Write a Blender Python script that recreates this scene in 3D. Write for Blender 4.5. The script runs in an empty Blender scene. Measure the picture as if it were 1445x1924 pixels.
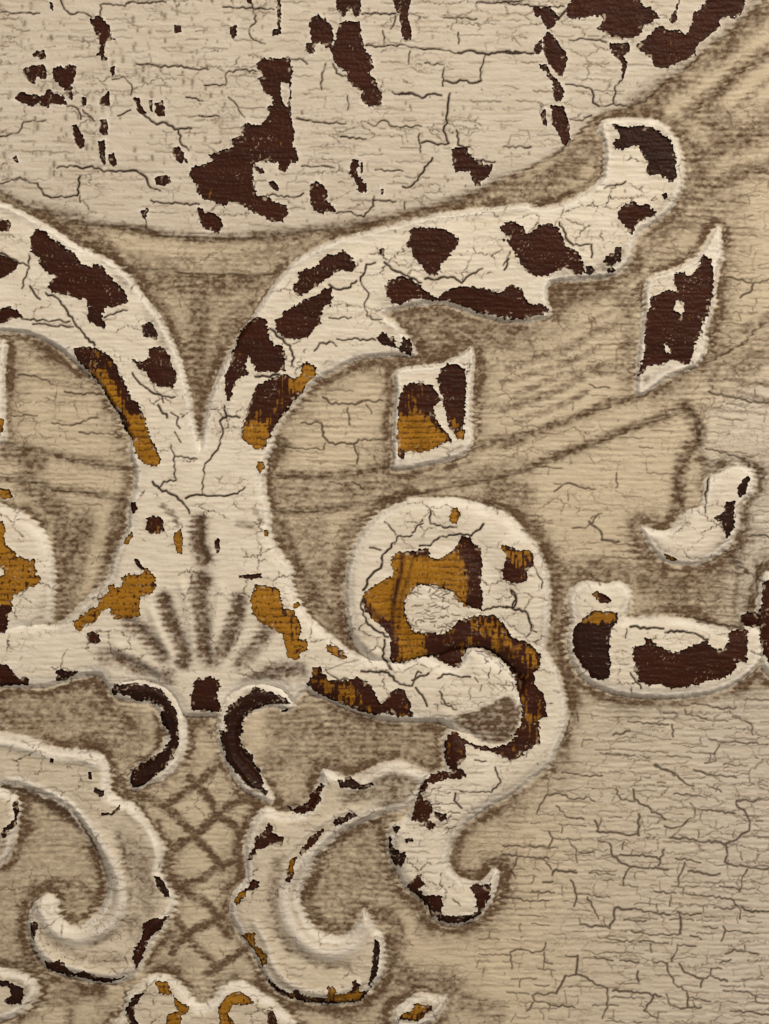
import bpy, math, sys, time
import numpy as np
T0 = time.time()
S = 0.0002                      # one unit of the tracing = 0.2 mm
CX, CY = 722.5, 962.0

def X3(x): return (x - CX) * S
def Y3(y): return (CY - y) * S

sc = bpy.context.scene
# ---------------------------------------------------------------- camera
cam = bpy.data.cameras.new("camera"); camo = bpy.data.objects.new("camera", cam)
sc.collection.objects.link(camo); sc.camera = camo
CAMD = 1.2
cam.sensor_fit = 'VERTICAL'; cam.sensor_height = 24; cam.sensor_width = 24
cam.lens = 24 * (CAMD - 10 * S) / (1924 * S)
cam.clip_start = 0.05; cam.clip_end = 50
camo.location = (0, 0, CAMD)
# ---------------------------------------------------------------- light: one warm indoor lamp, dim room round it
w = bpy.data.worlds.new("World"); sc.world = w; w.use_nodes = True
bg = w.node_tree.nodes["Background"]; bg.inputs[0].default_value = (1.0, 0.87, 0.74, 1); bg.inputs[1].default_value = 0.31
def area(name, loc, size, energy, col):
    l = bpy.data.lights.new(name, 'AREA'); l.shape = 'DISK'; l.size = size; l.energy = energy; l.color = col
    o = bpy.data.objects.new(name, l); sc.collection.objects.link(o); o.location = loc
    from mathutils import Vector
    o.rotation_euler = (Vector((0, 0, 0)) - Vector(loc)).to_track_quat('-Z', 'Y').to_euler()
area("room_lamp", (0.48, 0.84, 1.24), 0.22, 18.4, (1.0, 0.875, 0.715))
sc.view_settings.view_transform = 'Standard'; sc.view_settings.look = 'None'
sc.view_settings.gamma = 1; sc.view_settings.exposure = 0.0

# ---------------------------------------------------------------- tracing data
TRACE = """
b A 495,110 530,85 560,100 600,150 610,200 625,215 580,230 565,270 590,340 560,330 530,300 545,260 530,200 505,150
b A 600,365 630,360 625,400 610,415 600,390
b A 165,310 200,280 245,275 250,320 225,330 200,310
b A 125,380 180,360 240,350 255,390 250,440 220,430 205,410 190,460 150,440 135,410
b A 285,375 330,360 350,370 385,345 415,370 410,430 395,460 400,540 370,545 365,500 320,460 290,430
b A 80,540 110,500 180,515 240,520 270,480 300,510 340,520 365,560 350,575 280,570 260,590 210,570 170,585 120,560
b A 395,685 420,675 440,720 465,760 465,800 440,812 410,780 395,730
b A 545,655 580,645 590,690 590,735 560,745 540,715
b A 530,770 570,760 578,800 575,890 565,910 545,850
b A 590,840 620,830 635,890 615,905 595,890
b A 445,530 470,530 470,575 450,580
b A 545,545 595,490 598,575 560,578 540,565
b A 725,530 760,535 770,580 795,620 770,625 745,590
b A 810,545 830,545 828,610 812,600
b A 845,560 890,545 895,630 860,640 845,610
b A 945,140 985,140 985,180 950,180
b A 1250,145 1285,140 1290,190 1270,215 1250,190
b A 1335,-20 1370,-20 1368,25 1340,20
b A 940,810 970,795 1000,830 1005,865 985,890 960,880 940,840
b A 1000,860 1020,860 1025,890 1010,895
b A 835,970 870,955 925,960 930,990 890,1015 850,1005
b A 760,1150 800,1130 820,1135 800,1170 795,1200 775,1185
b A 1070,1120 1095,1130 1110,1160 1160,1155 1195,1180 1215,1225 1185,1270 1150,1250 1110,1250 1085,1200
b A 70,860 90,845 105,885 90,890
b A 270,10 290,15 290,60 275,55
b Z 481,118 497,109 545,112 552,135 546,159 546,194 547,221 554,249 551,277 563,294 561,304 544,308 537,325 521,322 525,308 501,304 480,306 476,325 476,343 484,367 501,368 518,381 539,388 542,401 532,417 511,417 480,401 450,384 429,381 422,389 398,379 384,375 372,363 367,346 356,332 358,315 384,310 398,301 391,291 415,284 439,277 434,263 457,254 452,239 464,230 484,235 501,225 506,211 499,201 513,197 511,183 497,176 490,163 485,149 494,142 485,128
w Z 529,155 543,158 544,175 540,200 532,195 528,175
w B 0,610 40,600 60,640 30,680 0,680
b B 70,990 100,980 130,1020 125,1040 95,1035
b B 0,910 40,910 50,940 30,950 0,925
b B 300,95 340,85 390,110 415,160 425,210 415,260 385,260 350,235 325,240 320,290 300,305 275,285 268,250 280,235 305,230 295,180 293,130
b B 430,-30 570,-30 572,40 565,90 545,95 520,60 500,65 480,95 455,80 440,50
b B 455,140 490,115 540,125 565,120 575,170 585,230 595,270 630,310 640,370 610,400 655,440 680,510 685,570 655,585 610,580 585,560 580,500 530,470 500,440 500,400 440,360 420,330 410,270 430,220 440,180
b B 740,-30 845,-30 840,50 825,75 835,130 850,190 845,215 815,220 795,190 785,130 780,80 755,50
b B 1060,820 1085,800 1150,800 1165,840 1180,860 1230,880 1240,895 1280,900 1285,935 1250,975 1230,985 1225,1015 1195,1010 1170,970 1160,935 1090,935 1070,900
b B 515,900 530,870 560,870 565,900 545,925 560,960 600,1000 605,1040 580,1055 555,1030 545,985 515,950
b B 570,880 585,880 585,940 572,945
b B 295,1010 330,980 365,1000 390,1050 385,1085 430,1130 435,1155 400,1150 370,1160 330,1155 300,1120
b B 680,1025 700,1030 697,1065 682,1060
b B 115,-20 140,-20 140,150 145,190 95,200 90,165 120,160
k B 670,1355 700,1350 700,1390 675,1385
b Z 762,460 771,446 769,433 781,427 826,429 847,438 864,450 862,460 852,472 842,484 829,497 821,516 805,520 795,504 774,483 775,470
b Z 601,491 615,479 632,477 646,471 663,484 669,500 660,511 632,511 615,525 601,535 587,544 563,558 556,553 546,539 561,528 563,511 587,502 601,497
b E 110,350 140,340 150,310 190,290 260,240 310,225 345,215 370,180 415,180 420,230 415,280 380,275 355,330 350,380 310,410 285,450 210,460 150,445 110,410
b Z 443,643 450,622 467,605 484,594 501,598 504,618 508,636 515,650 532,646 535,667 537,695 522,701 497,698 484,701 476,688 467,669 460,688 468,701 446,715 438,733 434,753 427,755 424,736 422,705 431,688 436,670
m Z 480,726 501,715 525,707 542,705 556,712 567,701 565,688 577,681 592,688 594,705 580,719 563,743 546,760 532,781 518,802 504,826 497,843 483,845 471,836 453,823 457,795 467,767 476,740
o E 10,1120 45,1120 50,1150 25,1180 5,1160
k E 665,450 690,415 710,430 730,460 750,430 760,460 790,470 800,435 830,450 860,510 840,540 800,530 760,500 700,485 670,475
w E 755,475 780,470 795,485 780,500 760,490
b E 700,170 720,145 770,125 790,112 850,130 900,165 930,200 990,230 1010,215 1060,180 1130,170 1240,180 1300,200 1340,200 1380,165 1445,185 F 40,160 90,180 120,230 150,265 200,265 255,290 255,310 200,325 100,345 0,350 E 1400,345 1300,330 1200,310 1120,270 1050,250 960,245 860,240 790,265 760,270 715,230
b C 0,1210 50,1205 100,1225 130,1265 200,1225 250,1215 300,1240 320,1290 340,1340 390,1360 420,1390 435,1420 F 435,40 445,90 400,115 340,60 270,100 180,120 130,90 90,40 75,0 C 70,1400 50,1350 0,1300 B 1380,1300 1320,1240 1350,1215 1410,1205
k F 445,60 480,55 500,90 470,110 450,95
k F 565,75 600,65 610,85 590,95 570,95
k C 550,1400 570,1380 600,1375 615,1345 640,1345 640,1380 645,1420 620,1425 590,1445 555,1445 545,1420
k C 585,675 610,668 650,690 720,685 800,690 850,715 885,745 915,770 925,820 940,870 940,960 915,990 880,970 830,950 790,955 780,930 785,890 750,840 735,800 700,795 650,820 610,815 590,780 610,765 630,745 620,710 590,695
b C 615,1150 660,1110 710,1100 740,1115 780,1105 830,1150 820,1170 770,1190 740,1210 715,1240 700,1285 680,1260 650,1215 625,1190
k C 860,1060 885,1050 895,1075 875,1085
b C 165,40 195,35 205,45 250,38 290,70 305,110 270,150 245,160 215,130 205,95 180,100 168,70
b C 350,30 390,-30 720,-30 760,40 800,45 855,100 800,125 760,150 755,190 700,210 650,215 600,205 560,190 510,155 540,110 545,85 490,90 440,100 360,110 345,80
b C 955,-20 970,-20 945,60 940,120 920,130 895,110 920,80 935,50
b C 1110,-30 1300,-30 1315,40 1290,75 1250,105 1210,95 1170,115 1175,150 1120,200 1050,235 1040,300 980,330 900,365 860,378 820,365 800,320 760,290 715,260 740,240 790,190 830,155 870,145 900,170 950,165 990,185 1020,150 1030,80 1080,40 1100,10
b C 580,235 620,240 680,230 690,270 660,310 675,350 668,400 645,435 640,330 600,310 580,270
b C 215,200 245,170 275,195 300,240 340,280 347,340 330,410 305,415 270,370 230,320 215,270
b C 165,270 190,225 215,210 205,290 175,300
b C 195,350 230,350 260,400 290,430 330,480 330,540 300,560 275,530 265,450 230,390 200,380
b C 260,575 330,575 345,620 360,680 362,760 345,800 320,780 295,720 262,680
b C 200,620 230,580 240,690 215,680
b A 170,1290 200,1245 250,1255 270,1290 330,1320 400,1370 430,1400 470,1430 D 500,40 560,55 590,110 640,150 690,210 705,250 670,275 620,280 570,290 560,330 580,380 560,395 500,370 470,350 485,290 470,245 420,235 350,215 290,205 260,170 310,120 240,90 220,40 A 215,1400 170,1370
w D 415,0 450,10 510,30 500,65 440,45
b A -40,1205 50,1195 65,1230 50,1255 -40,1255
b A -30,1370 40,1395 90,1425 D 100,40 90,80 40,110 0,135 A -60,1430
b D -30,290 60,280 100,300 130,335 70,345 20,370 -30,380
k D 770,385 820,360 845,400 862,430 855,465 820,450 780,440
b D 720,570 760,580 815,560 820,510 870,495 900,510 925,560 950,620 965,690 940,725 880,715 830,700 800,640 750,610
m D 405,510 440,495 510,500 560,520 600,550 635,590 650,640 690,700 710,770 750,800 780,860 800,930 820,980 850,1040 872,1100 865,1150 820,1145 770,1120 740,1080 720,1010 690,960 660,890 610,810 560,740 510,660 440,590 410,550
o D -20,880 20,890 20,960 -20,970
o D -20,1260 50,1270 65,1310 30,1325 -20,1310
b D 705,1340 740,1335 745,1380 720,1410
m D 795,1430 830,1415 880,1420 G 885,50 900,110 860,130 820,125 795,100 800,50
o G -60,60 20,55 35,90 30,150 60,210 100,240 150,265 200,270 205,340 222,375 190,410 130,430 80,455 70,500 80,520 40,510 -60,520
w G 0,305 30,320 25,345 0,350
b G -40,500 60,510 75,530 45,570 50,610 30,660 -40,665
b G -20,835 40,830 90,890 110,920 130,895 160,915 155,945 110,945 50,950 -20,950
k G 310,870 340,850 370,865 425,870 400,895 370,905 350,925 310,915
o G 400,600 440,570 480,540 530,520 550,490 540,480 590,440 590,400 620,395 630,420 660,410 665,360 700,340 770,345 790,310 820,325 850,370 845,420 820,450 770,470 755,520 760,570 700,575 630,590 605,560 600,520 540,560 510,610 460,620 440,650 405,640
b G 725,255 750,260 780,300 800,325 770,320 735,285
m G 475,660 500,650 545,675 545,705 520,720 480,705
o G 945,120 985,100 998,150 990,235 965,230 945,180
m G 1165,165 1195,135 1195,220 1180,235 1165,205
o G 680,150 720,110 725,140 690,185 672,180
b G 1300,348 1420,338 1425,362 1380,372 1300,362
o G 1370,445 1400,395 H 0,400 50,400 130,420 150,500 160,530 210,540 230,580 250,640 240,690 290,705 280,750 240,780 245,800 210,810 170,790 160,720 150,670 90,640 20,600 0,570 G 1370,540 1360,490
o H 205,500 235,488 245,515 225,530 205,525
o H 380,720 430,730 470,760 500,795 480,808 430,790 395,765
o H 45,100 70,100 70,140 50,140
k G 600,970 625,940 720,935 800,945 870,970 905,1010 950,1070 965,1120 960,1180 975,1230 960,1300 930,1340 J 940,0 880,70 830,110 780,155 720,160 705,120 710,70 G 780,1370 850,1320 890,1300 920,1240 910,1200 870,1160 870,1110 880,1070 850,1050 790,1030 730,1025 690,1005 640,990 615,1005
b G 1055,920 1080,905 1110,915 1140,895 1190,915 1195,960 1175,1010 1205,1060 1195,1090 1120,1090 1045,1080 1035,1010 1050,960
k G 1370,960 1445,970 H 0,960 40,970 100,990 150,1010 200,1045 170,1055 100,1050 40,1065 G 1400,1070 1340,1110 1310,1160 1320,1200 1300,1230 1310,1280 1370,1330 1390,1390 J 1420,60 K 20,40 40,150 70,190 60,210 20,170 J 1390,170 1330,140 1260,60 1225,0 G 1220,1310 1200,1250 1190,1195 1230,1190 1215,1130 1240,1070 1290,1020 1370,990
k H 135,1080 175,1075 175,1095 140,1095
m H 585,440 640,410 700,370 745,350 740,300 735,260 760,230 800,225 870,210 940,200 950,250 990,260 1050,230 1090,190 1120,140 1170,140 1190,180 1220,200 1230,260 1225,380 1230,450 1235,540 1190,530 1130,520 1090,470 1060,430 980,410 900,398 860,420 820,470 810,530 830,600 850,640 880,660 1000,665 1060,640 1100,590 1150,580 1240,565 1300,560 1330,600 1370,640 1400,690 1445,700 I 110,700 165,740 205,790 205,840 170,880 175,950 215,990 230,1060 240,1110 195,1140 200,1200 200,1260 150,1290 100,1330 50,1355 0,1340 H 1290,1310 1200,1290 1140,1270 1150,1330 1100,1390 1130,1400 1140,1440 1080,1445 1040,1380 1025,1320 1030,1250 1070,1190 1120,1230 1200,1270 1290,1285 1350,1270 1420,1220 I 10,1240 60,1210 95,1150 105,1080 95,1020 60,900 20,840 H 1380,850 1300,780 1220,745 1150,745 1125,790 1120,840 1090,850 1040,835 980,800 900,790 850,810 790,830 750,820 725,780 730,700 720,660 660,600 590,540 580,480
b K 1040,0 1080,50 1130,60 1145,90 1120,110 1050,110 990,130 940,135 930,165 900,200 905,220 950,240 960,280 940,330 975,360 970,385 930,380 910,350 860,340 840,345 860,290 880,220 890,170 930,110 1000,80 1060,75
b K 965,285 1035,300 1040,330 1010,340 985,320
k K 745,375 785,365 790,380 765,410 750,405
k K 725,430 745,425 745,480 790,510 815,505 815,540 790,590 760,580 735,540 722,480
k K 810,435 850,430 860,450 820,458
b K 820,690 860,660 880,635 905,625 915,680 880,710 910,740 980,740 1015,745 1015,800 1010,850 1060,855 1120,855 1180,850 1200,830 1195,760 1170,700 1190,685 1240,690 1280,680 1270,760 1240,810 1210,860 1150,890 1080,905 1000,885 960,840 920,790 880,750 830,720
o K 935,815 960,835 970,865 950,860
m H 1330,180 1400,200 I 0,180 50,200 100,215 150,215 165,250 160,290 125,330 130,370 90,395 20,390 H 1400,400 1340,370 1340,320 1360,260
o E 1060,1370 1100,1370 1110,1400 H 1115,20 1090,70 1060,65 1050,30
m H 275,940 310,900 310,850 350,840 370,880 400,920 440,910 500,920 550,900 600,920 640,960 660,1020 690,1050 730,980 770,960 810,975 840,1040 850,1110 800,1120 730,1105 690,1095 640,1110 560,1080 420,1030 340,990
b F 1065,40 C 1060,1420 1090,1380 1120,1400 F 1130,20 1145,100 1135,220 1110,330 1085,360 1080,420 1045,470 1030,530 1010,590 985,600 930,570 860,590 780,600 760,650 735,655 740,610 765,550 765,440 775,320 800,290 795,235 850,210 900,185 940,195 930,150 925,100 980,85 1000,115 1040,90
w F 935,240 980,260 985,290 970,330 950,310 915,300 930,280
w F 875,485 900,490 905,530 885,530
m E 780,760 810,710 860,690 940,700 985,730 1005,790 975,810 965,850 990,910 1050,970 1080,1005 1000,1030 950,1060 870,1070 810,1065 805,1115 775,1090 770,1000 775,850
b E 1000,620 1040,590 1090,590 1135,620 1148,700 1140,850 1135,920 1132,1000 1100,1000 1050,930 1030,850 1020,780 1000,740 985,670
k F 1330,1190 1345,1210 1310,1300 1280,1320 1270,1260 1300,1220
k F 1240,1330 1260,1340 1255,1430 I 1255,90 1230,130 1215,150 1205,110 1185,60 1150,40 F 1150,1420 1200,1390 1210,1340
o I 865,225 900,240 960,265 930,272 890,260
m I 480,450 510,432 560,455 590,485 570,510 530,495 500,470
k I 470,560 510,540 560,548 625,545 620,590 590,640 580,720 575,780 590,840 575,900 540,925 480,900 430,840 390,790 380,700 385,640 430,590
b I 705,740 770,720 775,690 810,705 860,740 900,755 945,765 1010,735 1060,715 1100,705 1140,740 1190,750 1220,720 1225,655 1290,645 1330,650 1325,740 1320,820 1270,820 1260,860 1200,910 1120,920 1060,945 920,965 850,940 790,945 730,920 710,860
b I 1410,380 1445,370 1500,380 1500,840 1445,835 1415,780 1395,680 1400,630 1330,630 1290,600 1290,570 1340,545 1380,550 1405,500
k J 480,75 500,75 500,115 480,115
k J 510,155 565,180 570,205 540,210 510,180
k J 70,240 95,235 100,310 80,380 40,400 35,430 10,430 15,385 50,365 75,330
b J 240,1105 330,1095 360,1130 400,1165 460,1150 500,1170 550,1190 620,1195 690,1185 650,1210 580,1222 500,1215 430,1190 340,1180 270,1160
k J 165,890 205,890 210,920 185,985 165,960
b J 780,900 840,860 880,870 900,845 920,860 895,890 880,930 830,960 800,990 790,1050 770,1100 740,1130 725,1100 725,1040 760,1000 775,950
k J 840,640 870,650 920,720 920,755 895,750 850,690
k J 278,0 300,5 295,30 270,22
b J 545,290 600,300 650,255 655,275 610,310 555,310
k J -20,1190 60,1220 135,1250 130,1290 115,1340 50,1340 15,1320 60,1290 60,1250 -20,1230
o J 845,1215 910,1220 925,1270 980,1320 1030,1345 1025,1380 990,1400 980,1480 900,1480 910,1390 960,1370 940,1290 860,1275
k J 700,1330 740,1280 790,1275 760,1310 730,1360 735,1410 770,1460 720,1460 690,1410 680,1370
o J 1190,1350 1230,1290 1290,1265 1340,1285 1380,1330 1340,1340 1270,1340 1240,1380 1290,1470 1190,1470
b J 1380,480 K 0,430 40,420 65,355 95,360 95,400 155,430 145,470 100,460 60,490 0,495 J 1390,510 1370,555 1345,560 1345,530
m J 1370,655 1410,665 1405,700 1350,720 1310,770 1290,795 1265,780 1300,735 1350,700
o J 1315,970 1350,940 1385,950 1380,990 K 0,1020 30,1030 70,1070 60,1110 30,1140 J 1430,1135 1400,1070 1350,1010
b K 170,255 200,280 250,260 290,240 290,200 330,170 350,140 370,150 355,200 360,230 320,280 270,305 210,300 180,280
k K 440,110 480,125 510,95 550,130 600,140 630,130 640,145 600,170 530,165 460,155
k K 420,350 450,320 490,315 510,290 555,310 520,330 480,355 440,365
b K 235,510 270,470 290,430 350,390 375,385 350,420 330,460 290,490 250,530
m K 195,550 230,530 210,590 215,630 190,670 165,665 175,600
m K 60,1190 130,1250 190,1280 230,1250 260,1288 380,1300 395,1240 430,1240 440,1280 500,1270 530,1240 520,1210 550,1200 570,1230 560,1265 600,1270 640,1220 620,1265 570,1325 480,1330 380,1340 260,1328 140,1290 80,1240
k K 650,985 675,1000 670,1100 660,1170 625,1230 610,1240 630,1150 640,1050
m K 790,1390 850,1370 870,1330 920,1345 960,1340 960,1370 920,1400 880,1430 830,1425 780,1420
m K 60,1365 100,1370 130,1470 70,1470
a D 515,640 550,620 590,640 630,720 650,800 640,830 600,770 550,700
a D 700,870 780,880 810,960 870,1080 865,1150 770,1125 735,1070 705,980
a Z 453,800 470,800 500,790 500,830 485,850 455,830
a Z 560,690 590,685 590,715 560,745 545,725
a H 585,440 740,300 760,225 860,250 960,255 1100,235 1140,300 1130,500 1050,430 900,400 810,500 850,650 920,680 920,790 790,825 780,760 770,700 740,600 650,580
h I 60,730 200,760 200,860 120,850 60,790
h H 1170,590 1300,600 1400,720 1445,760 1445,830 1380,800 1280,740 1180,690
h I 120,1090 190,1090 180,1130 120,1130
h H 380,930 430,940 410,1000 370,990
h H 450,950 520,960 600,1040 640,1100 540,1070 450,1010
h H 1330,180 1400,200 I 0,180 50,200 150,215 165,250 120,300 0,280
a E 780,870 880,860 960,920 1060,990 950,1060 800,1065 775,1000
a E 1070,900 1125,960 1110,1000
a I 440,600 480,560 610,545 615,590 500,600
a K 395,1235 430,1240 520,1270 600,1270 560,1320 440,1315
a K 195,550 215,560 210,640 180,600
a J 1350,700 1310,770 1265,780 1300,730
a K 790,1390 870,1330 910,1350 860,1420
c A 0,70 100,75 215,75
c A 330,0 345,40 375,78 440,70 500,95
c A 545,85 545,30 600,25 680,40 700,15 780,20 850,12 900,15
c A 1210,40 1300,45 1370,45 1445,55
c A 1370,25 1390,120 1350,170 1380,220 1440,240
c A 740,350 800,350 860,365 950,360 1050,375 1130,380
c A 1110,465 1225,465 1230,400 1300,380 1390,390
c A 610,435 680,425 715,460 710,520
c A 710,600 640,630
C A 780,625 850,680 900,670 950,705
c A 950,705 1040,700
c A 365,580 420,590 440,650
c A 450,600 510,660
c A 0,745 100,725 130,665 250,655
C A 400,905 450,920 500,905 565,935 700,930 740,930 780,955 820,1020
c A 310,915 400,905
c A 820,1020 870,1040
c A 0,1000 110,965 160,995 205,1000 240,1060 280,1075 420,1065
C A 420,1065 435,960
c A 435,1065 435,1100
c A 820,1090 900,1105 1000,1110 1080,1110
c A 970,710 990,790 1025,820
c A 1240,530 1290,580 1330,640
c A 1010,530 1100,550
c A 1080,630 1190,635
c A 795,1200 790,1240
c B 0,50 100,55
c B 580,80 760,75
c B 760,90 735,160
c B 690,170 700,240
c B 600,250 700,255 800,245 900,265 1000,270 1100,290
C B 1100,290 1170,275 1250,295 1330,285 1445,290 C 0,285 165,290
c B 1250,300 1220,380 1225,440
C B 1225,440 1180,455 1110,435 1070,455 1020,440
c B 1025,370 1015,470
c B 740,500 780,515 850,510
C B 780,515 850,510 905,535 950,515 1010,520
C B 1055,510 1045,600 1040,670 1020,710 1050,780 990,790
c B 990,790 950,770 890,780
c B 890,730 895,830
C B 1090,710 1100,790 1160,800
c B 1200,870 1300,880
C B 960,860 920,910 880,980 840,1018 800,1015
c B 225,645 350,665 490,675
c B 500,520 500,600
c B 610,670 640,690 700,655 750,690 900,690
c B 380,350 360,420 360,490
c B 420,350 440,400 490,415
c B 250,905 350,905 430,915
c B 440,1160 500,1150 590,1180 640,1120 645,1070
c B 645,1090 760,1095
c B 810,1100 810,1140
c B 60,1060 140,1065 220,1072 260,1050
c B 1200,15 1300,20 1445,15 C 0,20 100,30 330,40
c B 840,280 830,350
c B 1100,180 1100,240
c B 460,745 600,755
c B 160,320 240,320 280,350
c B 650,925 800,930
c B 1020,100 1200,105
c B 920,345 1020,355
c C 360,220 450,215 560,230
c C 340,460 400,470 480,490
C C 480,490 490,560 520,580
c C 520,580 600,565 700,590
c C 600,565 610,470 645,435
C C 300,110 350,50
c C 550,1025 600,1010 665,990
C C 305,1210 340,1290 380,1335
c C 380,1335 480,1330 480,1400
c C 0,1445 40,1370
c C 365,650 430,660 480,630
c C 0,800 150,800
C D 0,-10 60,20 160,60
c D 160,0 160,70 120,180
C D 165,170 190,210 220,240
C D 250,205 330,250 370,310 410,370 460,430 515,490
c D 570,340 620,320 690,300
c D 120,345 250,355 380,360
c D 180,375 400,390
c D 100,650 200,660 290,700
c D 350,740 420,750 540,750
c D 60,870 200,870
c D 280,910 380,925 450,900 530,880
c D 430,960 560,970 660,970
C D 720,640 760,700 830,750 880,765
c D 880,765 950,770
c D 880,765 890,800
C D 860,815 910,880
c D 930,855 970,880 960,920 980,940
c D 950,960 985,1015
c D 930,1030 950,1090 1070,1105
c D 950,1090 945,1150 960,1220 890,1230 860,1265
C D 830,1230 870,1270 960,1310 1000,1350 1030,1400
C D 1010,1320 1070,1300 1180,1305 1290,1295
c D 1290,1295 1330,1260
c D 1100,1290 1110,1150 1150,1090 1190,1040 1210,970 1195,900
C D 1195,900 1230,880 1220,820
c D 1230,870 1300,880
C E 570,140 600,50 650,40
C E 700,40 770,90 900,150
C E 400,160 440,185 500,180 550,140
c E 570,140 590,180 615,210 590,260 605,330 650,350 690,345
C E 920,130 990,130 1060,120 1120,150
c E 1120,150 1180,100 1230,75
c E 1350,80 1375,20
C E 80,400 130,450 190,490 210,560 200,600
c E 320,520 350,480 420,475 440,495
c E 400,340 520,340
c E 440,455 650,460
C E 365,770 400,800 540,810 580,790
c E 580,790 690,790
c E 600,810 630,860
c E 250,910 350,910
C E 355,910 365,980 400,1020 530,1025 560,1000
c E 560,1000 690,1000
C E 535,1030 555,1080 550,1130
c E 120,1030 200,1045 310,1050 370,1055 380,1020
c E 500,830 510,920
c E 400,1230 470,1250
c E 520,1230 590,1270
C E 0,660 60,660 130,650
c F 1210,120 1300,130 1360,155 1445,130
C F 1360,155 1340,200 1290,230
C F 1120,740 1250,770 1330,795 1445,800
c F 1100,1050 1200,1070 1310,1105
c F 470,700 520,720 580,720
c F 340,1240 400,1250 500,1270
c F 340,1240 280,1280
c F 620,1180 620,1260
c F 480,1430 540,1400
c F 1120,1210 1100,1290 1100,1400
c I 380,95 450,95 490,65
C I 470,60 530,110 540,160 630,170
c I 490,65 510,30
c I 1340,140 1400,130 1445,145
c I 1410,280 1375,330 1385,450
C I 1385,450 1350,520
C I 1040,580 1180,620 1310,635
C I 690,630 800,635 870,640
C I 880,660 960,655 1050,670 1110,700
c I 670,640 665,690
C I 40,430 70,480 50,530 120,545 145,600 150,645
c I 150,645 180,660
C I 0,520 50,530
c I 480,345 530,400
c I 690,880 750,965
c I 160,290 210,370 210,420
c I 1030,1050 1130,1065 1200,1080 1270,1070
c I 990,1080 1000,1110 1110,1130
c I 680,1145 800,1160 900,1165
c I 920,1165 925,1230
c I 600,1220 690,1200
c I 1120,1240 1190,1260 1280,1260 1445,1270
c I 1180,1270 1150,1320 1160,1360 1100,1375
c I 560,1320 700,1335 800,1340
c I 820,1385 940,1430
c I 1200,1380 1330,1385
c I 1250,1120 1350,1160 1360,1220
C H 580,480 570,510 600,600 660,650 720,685
C H 700,700 690,790 740,860
C H 575,870 720,875 770,930 850,950
c H 850,950 880,870 900,880
C H 870,960 920,1030 930,1060
c H 850,920 940,880
C H 990,910 1020,885 1100,900 1165,900
c H 1000,980 1030,1050 1090,1080
C H 755,170 720,210 690,240 680,310 620,360 585,430
c H 755,180 770,140 850,135
c H 950,0 950,70 1020,90 1090,90
C H 890,190 950,190 970,160 1050,130 1110,125 1170,135 1200,110 1235,70
c H 850,120 880,80 910,70
C H 1240,540 1290,520 1400,525 1415,480 1390,430
c H 380,860 420,900 450,915 500,910
c H 620,200 680,215
c H 700,60 760,130
c K 1300,50 1330,130 1280,185 1200,185 1110,175
c K 1085,190 1080,230 1120,270
c K 1190,10 1250,15
c K 1070,765 1110,800
c L 185,310 200,260 220,240 240,205 310,200 390,230 470,215 500,240
c L 290,265 350,325 440,335
C L 500,345 520,390 510,400 620,410 740,425
C L 740,425 740,310
c L 250,400 270,440 250,490
c L 0,480 130,485 300,495
c L 360,450 400,510 405,570
c L 410,515 500,515
c L 520,455 580,470
C L 580,470 600,540 680,590 800,600 900,610
C L 690,600 660,650 660,700
c L 320,85 440,100 540,100
c L 615,170 640,230 720,240
C L 710,175 715,230 790,270 810,300 860,310 885,340
C L 830,40 900,75 950,100 990,140
c L 990,140 1040,155
c L 1040,70 1130,95 1270,110
c L 1110,150 1190,190
c L 930,200 1080,210
C L 880,375 930,385 975,375 1000,345
c L 1000,345 1040,330 1050,280 1020,250
c L 1060,280 1160,290 1260,305
C L 910,440 1000,440 1070,460 1170,460 1215,480 1220,510 1210,570 1275,595
C L 1215,470 1270,450 1300,415 1340,400 1340,340 1320,300 1280,270 1270,235 1380,235
C L 1290,585 1350,605 1445,605
C L 640,530 760,530 850,555
c L 660,460 650,500
c L 845,590 880,500
c L 940,550 1020,555 1075,575
C L 1010,620 1090,635 1180,635
c L 990,570 955,650 955,700
c L 825,730 940,740
c L 915,750 905,810
c L 0,530 120,545 250,550
c L 75,550 45,620 70,660
c L 235,575 265,610
C L 270,640 290,610 400,630
c L 470,630 610,640
C L 370,670 400,745
c L 400,745 580,760
c L 400,750 385,810
c L 460,760 500,830 520,880
c L 0,770 60,765 150,785 250,780
c L 160,730 280,735
c L 220,680 270,675
C L 610,820 700,825
c L 700,825 820,845
C L 820,845 910,855
c L 950,840 1020,860 1080,850
C L 610,820 610,880 580,930
c L 580,930 420,910
C L 960,850 970,880 965,960
c L 965,960 820,965 700,945
c L 1090,860 1150,870
c L 660,885 780,890
c L 1150,820 1290,820 1290,880
c L 1180,700 1250,705 1290,730 1300,660 1330,610
c L 970,740 1080,750 1240,770 1280,810
C L 1300,815 1340,835 1445,840
c L 1090,920 1170,930
c L 1200,920 1210,940 1190,1000
c L 1210,940 1400,960
c L 1020,970 1080,990
c L 520,980 640,1000 780,1000 900,1015
c L 40,1060 100,1045 160,1065 220,1050 235,1010
c L 40,1070 50,1150
c L 225,1060 225,1110 270,1125
c L 340,1080 410,1080
C L 405,1080 400,1180 460,1200 510,1240 570,1260
c L 400,1185 340,1190
C L 340,1190 290,1285
c L 290,1285 170,1290
c L 500,1085 600,1105
C L 640,1105 740,1115
c L 570,1265 570,1360 540,1420
C L 600,1270 700,1275 860,1300
c L 820,1300 770,1380 840,1420
c L 160,1295 170,1330 130,1380
c L 175,1325 290,1350 390,1360
C L 735,1165 740,1220
c L 890,1120 905,1180 940,1240 1000,1270 1005,1360
C L 920,1115 930,1080
c L 930,1080 950,1020 1050,1030
C L 960,1125 990,1170 1090,1205
c L 1090,1205 1140,1190 1220,1220
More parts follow.
